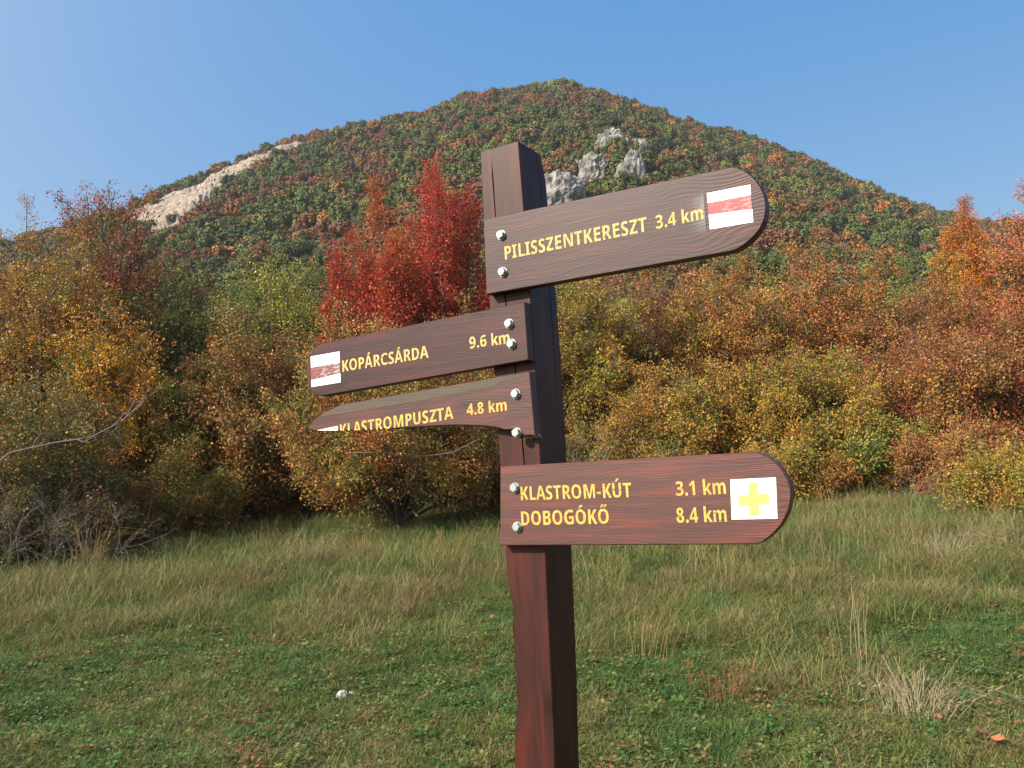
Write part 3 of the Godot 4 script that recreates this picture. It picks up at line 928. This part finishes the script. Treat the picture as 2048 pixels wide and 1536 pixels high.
func bush(row: Array, sprays: Array) -> void:
	rng.seed = hash(row[0])
	var w: float = row[5]
	var h: float = row[6]
	var style: String = row[7]
	var palette: Array = PALETTES[row[8]]
	var amount := int(row[9] * 1.7)
	var s: float = row[10]
	var root := thing(row[0], row[1], "tree" if row[0].contains("tree") or row[0].contains("maple") or row[0].contains("sapling") else "bush", on_ground(Vector2(row[3], row[4]), 0.05), row[2])
	var rx := w * 0.5
	var rz := rx * 0.8
	var wood_ := Geo.new()
	var where := []
	var tints := PackedColorArray()
	var put := func(at: Vector3, axis: Vector3, col: Color, size: float) -> void:
		where.append(aimed(axis, size, at))
		var b := r(0.78, 1.25)
		tints.push_back(Color(col.r * b * r(0.92, 1.08), col.g * b * r(0.92, 1.08), col.b * b))
	if style == "spire" or style == "sapling":
		var shoots := 1 if style == "sapling" else int(clampf(rx * 11.0, 7, 24))
		var fork := Vector3(0, h * 0.12, 0)
		wood_.tube(bent(Vector3(0, -0.2, 0), fork, 0.05), taper(0.022 * h, 0.016 * h), 7)
		var per := amount / shoots
		for k in shoots:
			var a := k * 2.39996 + r(-0.3, 0.3)
			var q := sqrt((k + 0.5) / shoots)
			var out_ := Vector3(cos(a) * rx, 0, sin(a) * rz) * q
			var tip := out_ * 0.92 + Vector3(0, h * (1.0 - 0.30 * pow(q, 2.0)) * r(0.72, 1.0), 0)
			if k == 0: tip.y = h
			var low := out_ * 0.55 + Vector3(0, h * r(0.10, 0.2), 0)
			wood_.tube([fork * 0.8, (fork + low) * 0.5 + ball() * 0.05, low, low.lerp(tip, 0.5) + ball() * 0.06, tip], [0.012 * h, 0.009 * h, 0.006 * h, 0.004 * h, 0.003], 5)
			var col := pick(palette)
			for i in per:
				var t := pow(r(0.0, 1.0), 0.8)
				var fat := (0.20 + rx * 0.09) * pow(1.0 - t, 0.85) + 0.03
				var off := ball() * fat
				off.y *= 0.6
				var at := low.lerp(tip, t) + off
				put.call(at, off.normalized() * 0.6 + Vector3.UP * r(0.2, 1.0) + ball() * 0.4, col if r(0, 1) < 0.7 else pick(palette), s * r(0.75, 1.2) * (1.0 - 0.4 * smoothstep(0.8, 1.0, t)))
	else:
		# limbs that fan out from the base to uneven lengths, each with leafy side twigs
		var open := style == "open"
		var limbs := int(clampf(rx * h * (7.0 if open else 8.0), 14, 58))
		var base := Vector3(0, h * 0.09 if open else 0.0, 0)
		if open:
			wood_.tube(bent(Vector3(0.06, -0.2, 0), base, 0.04), taper(0.019 * h, 0.016 * h), 7)
		var tw := maxi(3, int(amount / limbs / 5.0))
		for k in limbs:
			var yy := lerpf(-0.62 if open else -0.72, 1.0, (k + 0.5) / limbs)
			var a := k * 2.39996 + r(-0.45, 0.45)
			var flat_ := sqrt(maxf(0.0, 1.0 - yy * yy))
			var reach := r(0.66, 1.14)
			var tip := Vector3(cos(a) * flat_ * rx * reach, h * (0.5 + yy * 0.5 * lerpf(1.0, reach, 0.6)), sin(a) * flat_ * rz * reach)
			tip.y = maxf(tip.y, 0.15)
			var foot := base + Vector3(cos(a) * r(0.0, 0.2), -0.1, sin(a) * r(0.0, 0.2)) * (0.4 if open else 1.0)
			var knee := foot.lerp(tip, 0.5) + Vector3(0, h * r(0.02, 0.14) * (1.0 - absf(yy)), 0) + ball() * h * 0.04
			var path := []
			for i in 6:
				var t := i / 5.0
				path.append(foot.lerp(knee, t).lerp(knee.lerp(tip, t), t) + ball() * 0.02 * h * t)
			wood_.tube(path, [0.0085 * h, 0.007 * h, 0.0055 * h, 0.004 * h, 0.0028 * h, 0.0015 * h], 5)
			var col := pick(palette)
			var length := foot.distance_to(tip)
			for j in tw:
				var t := lerpf(0.32, 1.0, pow((j + r(0, 1)) / tw, 0.75))
				var at_: Vector3 = path[mini(int(t * 5.0), 4)].lerp(path[mini(int(t * 5.0), 4) + 1], t * 5.0 - mini(int(t * 5.0), 4))
				var dir := ((tip - knee).normalized() * 0.55 + ball() * 0.95 + Vector3(0, 0.22, 0)).normalized()
				var l := length * r(0.10, 0.24) * (1.25 - 0.6 * t) + 0.06
				var end := at_ + dir * l
				if end.y < 0.05: end.y = 0.05
				wood_.tube([at_, at_.lerp(end, 0.5) + ball() * 0.03, end], [0.0018 * h, 0.0014 * h, 0.0008 * h], 3)
				var own := col if r(0, 1) < 0.6 else pick(palette)
				for i in 5:
					put.call(at_.lerp(end, r(0.25, 1.05)) + ball() * 0.07 * s, dir + ball() * 0.8, own if r(0, 1) < 0.8 else pick(palette), s * r(0.7, 1.25))
	part("trunk", wood_.mesh(M.bark), root)
	tag(copies("crown", sprays[rng.randi() % sprays.size()], where, tints, root), "", "", "", "stuff")


func twigs(g: Geo, from: Vector3, dir: Vector3, length: float, thick: float, depth: int) -> void:
	var to := from + dir * length
	var path := bent(from, to, length * 0.14, 3)
	g.tube(path, taper(thick, thick * 0.6, 3), 4)
	if depth == 0: return
	for k in rng.randi_range(2, 3):
		var t := r(0.45, 1.0)
		var base: Vector3 = path[1].lerp(path[3], t)
		twigs(g, base, (dir + ball() * 0.75 + Vector3(0, -0.08, 0)).normalized(), length * r(0.55, 0.8), thick * 0.55, depth - 1)


func thicket() -> void:
	rng.seed = 77
	var sprays := []
	for k in 4: sprays.append(spray(24, 0.043, 0.029, 0.085))
	for row in BUSHES: bush(row, sprays)
	# leafless grey thickets
	var bare := [
		[Vector2(-6.04, -10.59), 1.5, "leafless grey bramble tangle at the left edge, under the golden maple", 11], [Vector2(-5.08, -10.95), 1.2, "leafless grey twigs right of the bramble tangle, by the straw clump", 8],
		[Vector2(1.40, -12.29), 1.9, "leafless pale grey shrub between the post and the front olive bush", 9], [Vector2(4.81, -10.29), 0.9, "bare dark twigs over the shaded hollow on the right", 3]]
	for b in bare:
		var g := Geo.new()
		for k in b[3]:
			twigs(g, Vector3(r(-0.3, 0.3), -0.1, r(-0.2, 0.2)), (Vector3(r(-0.7, 0.7), 1.0, r(-0.4, 0.6))).normalized(), b[1] * 0.42, 0.0065, 4)
		var o := part("bare_shrub", g.mesh(M.grey_twig), self)
		o.name = numbered("bare_shrub")
		o.position = on_ground(b[0])
		tag(o, b[2], "shrub", "leafless shrubs")
	var arch := Geo.new()
	var p := [Vector3(-5.65, 2.23, -9.60), Vector3(-5.20, 2.32, -9.70), Vector3(-4.85, 2.36, -9.80), Vector3(-4.55, 2.52, -9.90), Vector3(-4.30, 2.78, -10.00), Vector3(-4.11, 3.00, -10.20)]
	arch.tube(p, [0.010, 0.009, 0.008, 0.007, 0.005, 0.002], 6)
	for k in 9:
		var a: Vector3 = p[k % 5].lerp(p[k % 5 + 1], r(0.2, 0.8))
		twigs(arch, a, Vector3(r(-0.3, 1), r(-0.4, 0.9), r(-0.3, 0.5)).normalized(), 0.22, 0.005, 1)
	var low := Vector3(-5.98, 1.67, -9.60)
	arch.tube(bent(low, p[0], 0.1), taper(0.012, 0.010), 6)
	var o := part("dead_branch", arch.mesh(M.grey_twig), self)
	tag(o, "long dead grey branch arching across the left thicket", "branch")
	var thin := Geo.new()
	var q := [Vector3(-2.16, 2.07, -11.20), Vector3(-1.64, 2.04, -11.20), Vector3(-1.19, 1.97, -11.30), Vector3(-0.83, 2.00, -11.30), Vector3(-0.47, 2.16, -11.40)]
	thin.tube(q, [0.006, 0.007, 0.008, 0.007, 0.004], 5)
	thin.tube(bent(q[2], Vector3(-1.64, 1.41, -12.00), 0.1), taper(0.008, 0.012), 5)
	tag(part("bare_twig", thin.mesh(M.grey_twig), self), "thin pale bare twig curving below the broken board", "branch")


# a tree crown of small leaf clumps on an uneven body; radius about 1
func far_crown(clumps: int, per: int, size: float) -> ArrayMesh:
	var g := Geo.new()
	for k in clumps:
		var yy := lerpf(-0.7, 1.0, (k + 0.5) / clumps)
		var a := k * 2.39996 + r(-0.5, 0.5)
		var flat_ := sqrt(maxf(0.0, 1.0 - yy * yy))
		var c := Vector3(cos(a) * flat_, yy * 0.85, sin(a) * flat_) * r(0.45, 0.78)
		var rc := r(0.28, 0.46)
		var tone := r(0.82, 1.2)
		for i in per:
			var dir := ball().normalized()
			var at := c + dir * rc * pow(r(0, 1), 0.4)
			var n := (dir + Vector3(0, 0.25, 0) + ball() * 0.55).normalized()
			var x := n.cross(ball()).normalized() * size * r(0.6, 1.3)
			var y := n.cross(x).normalized() * size * r(0.5, 1.0)
			var b := tone * r(0.75, 1.3)
			var hue := r(-0.14, 0.14)
			var col := Color(b * (1 + hue), b * (1 - hue * 0.7), b)
			g.tri(at - x, at - y * 0.8, at + x, col)
			g.tri(at - x, at + x, at + y, col)
	var m := g.mesh(M.far_leaf)
	var tr := Geo.new()
	tr.tube([Vector3(0, -1.5, 0), Vector3(0.03, -0.6, 0), Vector3(0, 0.3, 0)], [0.09, 0.07, 0.03], 5)
	return tr.surface(m, M.bark)


func hill_kind(x: float, y: float, z: float) -> int:
	var p := patches.get_noise_2d(x * 1.3, z * 1.3) * 1.2 + 0.26 * r(-1, 1)
	var up := clampf(y / 150.0, 0.0, 1.0)
	p += 0.42 * (up - 0.45)
	var u := r(0, 1)
	if p > 0.27: return [2, 3, 5, 6, 2, 3, 2, 0][int(u * 7.99)]
	if p > 0.08: return [2, 1, 6, 0, 1, 3, 1, 4][int(u * 7.99)]
	if u < 0.05: return 3
	if u < 0.10: return 5
	return [0, 1, 0, 1, 4, 0, 1, 2][int(u * 7.99)]


# parts of the hillside that show between the bushes: left, right, lower edge in the photograph's pixels, words, how many to single out
const ZONES := [
	[320.0, 440.0, 540.0, "just above the dark green tree", 18], [440.0, 655.0, 548.0, "just above the yellow green bush", 34],
	[1110.0, 1400.0, 548.0, "just under the top board", 26], [1400.0, 1620.0, 525.0, "behind the tip of the top board", 26], [1620.0, 1880.0, 520.0, "above the wide rust bush", 26]]


func hillside() -> void:
	rng.seed = 4242
	var crowns := []
	for k in 5: crowns.append(far_crown(16, 85, 0.115))
	var fine := []
	for k in 4: fine.append(far_crown(30, 130, 0.065))
	var hole := PackedVector2Array(CLIFF_TOP)
	for k in CLIFF_FOOT.size(): hole.push_back(CLIFF_FOOT[CLIFF_FOOT.size() - 1 - k])
	var spots := []
	var z := -27.0
	while z > -338.0:
		var step := 2.65
		var half := 0.72 * -z + 22.0
		var x := -half
		while x < half:
			var q := Vector2(x + r(-0.9, 0.9), z + r(-0.9, 0.9))
			x += step
			if q.y < ridge_z(q.x) - 5.0: continue
			if Geometry2D.is_point_in_polygon(q, hole) and bumps.get_noise_2d(q.x * 9.0, q.y * 9.0) > -0.43: continue
			var clear := true
			for c in CRAGS:
				var d: Vector2 = q - c[0]
				if absf(d.x) < c[1] * 0.52 and d.y > -1.5 and d.y < 2.6: clear = false
			if q.distance_to(CRAG_TREE) < 3.2: clear = false
			if clear: spots.append(q)
		z -= step
	spots.sort_custom(func(a, b): return a.length_squared() < b.length_squared())
	var where := [[], [], [], [], []]
	var tints := [PackedColorArray(), PackedColorArray(), PackedColorArray(), PackedColorArray(), PackedColorArray()]
	var looks := {}
	var single := 0
	var counts := [0, 0, 0, 0, 0]
	var lens := Basis(Vector3.RIGHT, deg_to_rad(PITCH)) * Basis(Vector3.BACK, deg_to_rad(ROLL))
	lens = lens.inverse()
	for q in spots:
		var y := height(q.x, q.y)
		var kind := hill_kind(q.x, y, q.y)
		var size := lerpf(0.95, 2.9, pow(r(0, 1), 1.9))
		if kind == 2 or kind == 3: size *= 0.85
		var tall := r(0.8, 1.15)
		var at := Vector3(q.x, y + size * tall * 0.75, q.y)
		var b := r(0.75, 1.3)
		var col: Color = HILL_COLORS[kind]
		var seen := lens * (at + Vector3(0, size * 0.5, 0) - EYE)
		var px := 1024.0 + 1720.0 * seen.x / -seen.z
		var py := 768.0 - 1720.0 * seen.y / -seen.z
		var zone := 0
		for k in ZONES.size():
			if px > ZONES[k][0] and px < ZONES[k][1] and py < ZONES[k][2]: zone = k + 1
		if single < 130 and zone > 0 and counts[zone - 1] < ZONES[zone - 1][4]:
			counts[zone - 1] += 1
			single += 1
			var shade := rng.randi() % 3
			var key := "%d %d %d" % [single % 4, kind, shade]
			if not looks.has(key):
				var m := (fine[single % 4] as ArrayMesh).duplicate() as ArrayMesh
				var leaf := M.far_leaf.duplicate() as StandardMaterial3D
				var f: float = [0.8, 1.0, 1.22][shade]
				leaf.albedo_color = Color(col.r * f, col.g * f, col.b * f).linear_to_srgb()
				m.surface_set_material(0, leaf)
				looks[key] = m
			var o := part("hillside_tree", looks[key], self)
			o.name = numbered("hillside_tree")
			o.transform = Transform3D(Basis(Vector3.UP, r(0, TAU)).scaled(Vector3(size, size * tall, size)), at)
			var how: String = ["deep", "medium", "light"][shade]
			tag(o, "small %s %s tree on the hillside, %s" % [how, HILL_WORDS[kind], ZONES[zone - 1][3]], "tree", "small %s %s trees, %s" % [how, HILL_WORDS[kind], ZONES[zone - 1][3]])
			continue
		var k := rng.randi() % 5
		where[k].append(Transform3D(Basis(Vector3.UP, r(0, TAU)).scaled(Vector3(size, size * tall, size)), at))
		tints[k].push_back(Color(col.r * b * r(0.9, 1.1), col.g * b * r(0.9, 1.1), col.b * b))
	var wood_ := Node3D.new()
	wood_.name = "hillside_forest"
	add_child(wood_, true)
	tag(wood_, "autumn forest of green, rust and red tree crowns covering the hill", "", "", "stuff")
	for k in 5:
		tag(copies("crowns", crowns[k], where[k], tints[k], wood_), "", "", "", "stuff")
	# the lone dark tree beside the crags
	var lone := part("lone_tree", fine[1].duplicate(), self)
	var m := M.far_leaf.duplicate() as StandardMaterial3D
	m.albedo_color = Color(0.04, 0.06, 0.022).linear_to_srgb()
	(lone.mesh as ArrayMesh).surface_set_material(0, m)
	lone.transform = Transform3D(Basis.from_scale(Vector3(3.4, 3.2, 3.4)), Vector3(CRAG_TREE.x, height(CRAG_TREE.x, CRAG_TREE.y) + 2.6, CRAG_TREE.y))
	tag(lone, "largest dark green round tree on the hill, right beside the limestone crags", "tree")


# a tuft of grass blades
func tuft(blades: int, low: float, tall: float, radius: float, width: float, lean: float, heads := 0) -> ArrayMesh:
	var g := Geo.new()
	for i in blades:
		var a := r(0, TAU)
		var at := Vector3(cos(a), 0, sin(a)) * radius * sqrt(r(0, 1))
		var h := r(low, tall)
		var turn := r(0, TAU)
		var out_ := Vector3(cos(turn), 0, sin(turn)) * lean * h * r(0.2, 1.3)
		var side := Vector3(-sin(turn + r(-1, 1)), 0, cos(turn)).normalized() * width * r(0.6, 1.2) * 0.5
		var p1 := at + out_ * 0.22 + Vector3(0, h * 0.5, 0)
		var p2 := at + out_ * 0.62 + Vector3(0, h * 0.84, 0)
		var p3 := at + out_ * 1.25 + Vector3(0, h * (1.0 - 0.3 * lean), 0)
		var b := r(0.65, 1.4)
		var dry := r(-0.12, 0.22)
		var col := Color(b * (1.0 + dry), b, b * (1.0 + dry * 0.6))
		g.tri(at - side, at + side, p1 + side * 0.85, col); g.tri(at - side, p1 + side * 0.85, p1 - side * 0.85, col)
		g.tri(p1 - side * 0.85, p1 + side * 0.85, p2 + side * 0.55, col); g.tri(p1 - side * 0.85, p2 + side * 0.55, p2 - side * 0.55, col)
		g.tri(p2 - side * 0.55, p2 + side * 0.55, p3, col)
		if i < heads:
			var e := (p3 - p2).normalized()
			for k in 5:
				var o := p3 - e * k * 0.012
				var s := ball() * 0.007
				g.tri(o, o + s - e * 0.012, o + e * 0.012 - s, Color(b * 1.3, b * 1.1, b))
	return g.mesh(M.blade)


func meadow_growth() -> void:
	rng.seed = 99
	var short := []
	for k in 4: short.append(tuft(22, 0.022, 0.065, 0.065, 0.0036, 1.25))
	var rough := []
	for k in 3: rough.append(tuft(22, 0.06, 0.19, 0.11, 0.0038, 1.25, 1))
	var long := []
	for k in 3: long.append(tuft(24, 0.15, 0.42, 0.16, 0.0042, 1.1, 4))
	var herbs := []
	for k in 3: herbs.append(rosette())
	var lists := {}
	for nm in ["lawn_grass", "rough_grass", "dry_grass", "low_herbs"]:
		lists[nm] = [[[], PackedColorArray()], [[], PackedColorArray()], [[], PackedColorArray()], [[], PackedColorArray()]]
	var put := func(nm: String, k: int, at: Vector3, s: float, tall: float, col: Color) -> void:
		lists[nm][k][0].append(Transform3D(Basis(Vector3.UP, r(0, TAU)).scaled(Vector3(s, s * tall, s)), at))
		var b := r(0.75, 1.25)
		lists[nm][k][1].push_back(Color(col.r * b, col.g * b, col.b * b))
	var green := Color(0.105, 0.158, 0.036)
	var lush := Color(0.050, 0.140, 0.034)
	var olive := Color(0.145, 0.148, 0.042)
	var tan_ := Color(0.245, 0.21, 0.09)
	var brown := Color(0.20, 0.115, 0.065)
	for band in [[1.5, 6.5, 64000], [6.5, 10.0, 44000], [10.0, 16.0, 28000], [16.0, 28.0, 9000]]:
		for i in band[2]:
			var d := sqrt(r(band[0] * band[0], band[1] * band[1]))
			var x := r(-1, 1) * (0.72 * d + 1.7)
			var p := on_ground(Vector2(x, -d), 0.01)
			var f := patches.get_noise_2d(x * 30.0, d * 30.0)
			var e := patches.get_noise_2d(x * 150.0 + 500.0, d * 120.0)
			var wild := smoothstep(6.6, 9.4, d + f * 2.2 + (1.5 if x > 0.15 else 0.0) * smoothstep(3.6, 5.0, d))
			var dryness := clampf(0.20 + 0.20 * wild + 0.75 * e + 0.85 * f, 0.0, 1.0)
			var u := r(0, 1)
			var col := (lush if f < -0.15 and u < 0.7 else green).lerp(olive, r(0.0, 0.7))
			if u < dryness * 0.75: col = tan_.lerp(olive, r(0.0, 0.6))
			elif u < dryness * 0.9: col = brown
			var grow := 1.0 if d < 16.0 else 1.5
			if r(0, 1) < wild * 0.8:
				if d + e * 5.0 > 9.6 and r(0, 1) < 0.26:
					put.call("dry_grass", rng.randi() % 3, p, r(0.7, 1.15) * grow, r(0.6, 1.0) * (0.5 + 0.7 * smoothstep(-0.25, 0.35, e)), col.lerp(tan_, 0.1))
				else:
					put.call("rough_grass", rng.randi() % 3, p, r(0.7, 1.2) * grow, r(0.6, 1.15), col)
			elif r(0, 1) < 0.03:
				put.call("low_herbs", rng.randi() % 3, p + Vector3(0, 0.03, 0), r(0.7, 1.15), 1.5, [lush, lush, green, olive, green, olive, Color(0.20, 0.09, 0.04)][rng.randi() % 7])
			elif r(0, 1) < 0.11 and d < 10.0:
				put.call("low_herbs", rng.randi() % 3, p, r(0.6, 1.3), 1.0, (lush if u < 0.6 else olive) if u < 0.975 else brown)
			else:
				put.call("lawn_grass", rng.randi() % 4, p, r(0.75, 1.3) * grow, r(0.6, 1.2) * (1.0 + 0.5 * wild), col)
	var sets := {"lawn_grass": short, "rough_grass": rough, "dry_grass": long, "low_herbs": herbs}
	var words := {"lawn_grass": "short green grass of the meadow in the foreground", "rough_grass": "knee high mixed green and dry grass of the meadow", "dry_grass": "tall dry grass along the foot of the thicket", "low_herbs": "low leafy herbs and clover between the short grass"}
	for nm in lists:
		var o := Node3D.new()
		o.name = nm
		add_child(o, true)
		tag(o, words[nm], "", "", "stuff")
		for k in sets[nm].size():
			if lists[nm][k][0].size():
				tag(copies("tufts", sets[nm][k], lists[nm][k][0], lists[nm][k][1], o), "", "", "", "stuff")


func rosette() -> ArrayMesh:
	var g := Geo.new()
	for i in 16:
		var a := r(0, TAU)
		var out_ := Vector3(cos(a), 0, sin(a))
		var at := out_ * r(0.0, 0.05) + Vector3(0, r(0.012, 0.045), 0)
		var l := r(0.014, 0.032)
		var side := Vector3(-out_.z, 0, out_.x) * l * 0.42
		var dir := (out_ + Vector3(0, r(-0.3, 0.5), 0)).normalized() * l
		var b := r(0.7, 1.35)
		var col := Color(b, b * r(0.9, 1.1), b)
		g.tri(at, at + dir * 0.55 + side, at + dir, col)
		g.tri(at, at + dir, at + dir * 0.55 - side, col)
	return g.mesh(M.blade)


# ---------------------------------------------------------------- single things on the grass

func small_things() -> void:
	rng.seed = 31
	var stones := [
		[Vector2(-1.12, -5.29), 0.042, "white limestone lump on the grass left of the post, largest of the stones"], [Vector2(-1.07, -5.35), 0.022, "small grey chip beside the white limestone lump"],
		[Vector2(-4.17, -8.04), 0.036, "flat pale stone in the grass at the left, below the straw clump"], [Vector2(-3.93, -7.94), 0.03, "small flat pale stone right of the flat pale stone"],
		[Vector2(-3.06, -9.44), 0.03, "small white stone in the grass left of the hawthorn"], [Vector2(-1.31, -8.95), 0.035, "small white stone in the grass under the hawthorn"],
		[Vector2(3.84, -6.93), 0.04, "white stone in the rough grass at the right edge"], [Vector2(-0.98, -5.05), 0.012, "tiny white pebble below the white limestone lump"],
		[Vector2(-1.10, -6.69), 0.018, "white pebble in the grass midway between hawthorn and post foot"], [Vector2(0.83, -4.53), 0.016, "pale pebble in the grass low right of the post"],
		[Vector2(1.37, -7.88), 0.03, "pale stone in the grass below the lowest board"]]
	for k in stones.size():
		var w: float = stones[k][1]
		var o := part("stone", rock_mesh(Vector3(w, w * 0.6, w * 0.75), 80 + k, 0.3, M.pebble, 14, 9), self)
		o.name = numbered("stone")
		o.position = on_ground(stones[k][0], -w * 0.35 - 0.015)
		o.rotation.y = r(0, TAU)
		tag(o, stones[k][2], "stone", "pale stones in the grass")
	var fallen := [
		[Vector2(-2.23, -4.49), 0.075, "curled brown dead leaf on the grass at the bottom left"], [Vector2(0.42, -4.23), 0.05, "small brown dead leaf on the grass right of the post"],
		[Vector2(2.02, -3.90), 0.07, "orange brown dead leaf on the grass at the bottom right corner"], [Vector2(1.92, -4.24), 0.05, "dull brown dead leaf on the grass near the bottom right"]]
	for k in fallen.size():
		var g := Geo.new()
		var l: float = fallen[k][1]
		var last := []
		for i in 9:
			var t := i / 8.0
			var w := l * 0.42 * sin(PI * pow(t, 0.8)) * (1.0 + 0.25 * cos(t * 19.0)) + 0.001
			var y := l * 0.30 * pow(t - 0.45, 2.0) * 3.0
			var row := [Vector3(l * (t - 0.5), y + w * 0.6, -w), Vector3(l * (t - 0.5), y, 0), Vector3(l * (t - 0.5), y + w * 0.45, w)]
			if i:
				for j in 2:
					g.tri(last[j], row[j], row[j + 1]); g.tri(last[j], row[j + 1], last[j + 1])
			last = row
		g.tube([Vector3(l * 0.5, l * 0.27, 0), Vector3(l * 0.8, l * 0.34, 0.004)], [0.0015, 0.001], 4)
		var m := Geo.new()
		m.v = g.v
		var o := part("dead_leaf", m.mesh(M.dead_leaf), self)
		o.name = numbered("dead_leaf")
		o.position = on_ground(fallen[k][0], -0.055)
		o.rotation = Vector3(r(-0.3, 0.3), r(0, TAU), r(-0.3, 0.3))
		tag(o, fallen[k][2], "leaf", "dead leaves on the grass")
	litter()
	var clumps := [
		[Vector2(-4.82, -9.67), 0.95, 46, 1.0, "straw", "tall golden straw clump fanning out at the left edge of the lawn"],
		[Vector2(1.88, -4.40), 0.34, 90, 2.0, "pale_straw", "pale bleached grass clump bent over on the right of the meadow"],
		[Vector2(0.73, -5.59), 0.55, 16, 0.9, "straw", "thin golden grass stalks bending over just right of the post"],
		[Vector2(1.94, -5.18), 0.62, 9, 0.22, "pale_straw", "few tall pale upright grass stalks right of the middle meadow"],
		[Vector2(3.93, -8.17), 0.5, 90, 1.7, "pale_straw", "wide swept pale grass clump below the right thicket"],
		[Vector2(-2.37, -9.72), 0.6, 70, 1.2, "pale_straw", "dry grass tussock left of the hawthorn trunk"],
		[Vector2(-0.77, -9.20), 0.6, 60, 1.2, "straw", "dry grass tussock right of the hawthorn trunk"],
		[Vector2(1.03, -4.86), 0.30, 40, 0.9, "rust_stalk", "reddish brown weed clump in the grass below the lowest board"]]
	M.rust_stalk = plain(Color(0.24, 0.10, 0.045), 0.8, 0.3)
	for c in clumps:
		var g := Geo.new()
		for k in c[2]:
			var a := r(0, TAU)
			var h: float = c[1] * r(0.5, 1.05)
			var at := Vector3(cos(a), 0, sin(a)) * r(0.0, 0.16) * (1.0 if c[2] < 100 else 3.0)
			var turn := a + r(-1.2, 1.2)
			var out_: Vector3 = Vector3(cos(turn) + 0.35, 0, sin(turn) * 0.8) * c[3] * h * r(0.1, 0.75)
			g.tube([at, at + out_ * 0.25 + Vector3(0, h * 0.5, 0), at + out_ * 0.65 + Vector3(0, h * 0.85, 0), at + out_ * 1.15 + Vector3(0, h * (1.0 - 0.2 * c[3]), 0)], [0.0016, 0.0014, 0.0011, 0.0005], 3)
			if k % 3 == 0:
				for j in 4:
					var e := at + out_ * (1.1 - j * 0.05) + Vector3(0, h * (1.0 - 0.2 * c[3] - j * 0.012), 0)
					g.tube([e, e + ball() * 0.02], [0.003, 0.001], 3)
		var o := part("grass_clump", g.mesh(M[c[4]]), self)
		o.name = numbered("grass_clump")
		o.position = on_ground(c[0], 0.02)
		tag(o, c[5], "grass clump", "single grass clumps on the meadow")


# fallen leaves strewn over the meadow and under the bushes, too many and too small to count
func litter() -> void:
	var g := Geo.new()
	for i in 7:
		var a := TAU * i / 7.0
		var b := TAU * (i + 1) / 7.0
		g.tri(Vector3.ZERO, Vector3(cos(a) * 0.016, 0.004 * (i % 2), sin(a) * 0.026), Vector3(cos(b) * 0.016, 0.004 * ((i + 1) % 2), sin(b) * 0.026))
	var where := []
	var tints := PackedColorArray()
	for i in 2600:
		var d := sqrt(r(9.0, 190.0))
		var p := on_ground(Vector2(r(-1, 1) * (0.7 * d + 0.8), -d), -r(0.0, 0.045))
		where.append(aimed(Vector3.UP + ball() * 0.7, r(0.45, 1.0), p))
		tints.push_back(Color(0.20, 0.10, 0.045).lerp(Color(0.27, 0.20, 0.10) if r(0, 1) < 0.5 else Color(0.13, 0.06, 0.04), r(0, 1)))
	tag(copies("fallen_leaves", g.mesh(M.blade), where, tints, self), "small fallen leaves strewn over the meadow", "", "", "stuff")
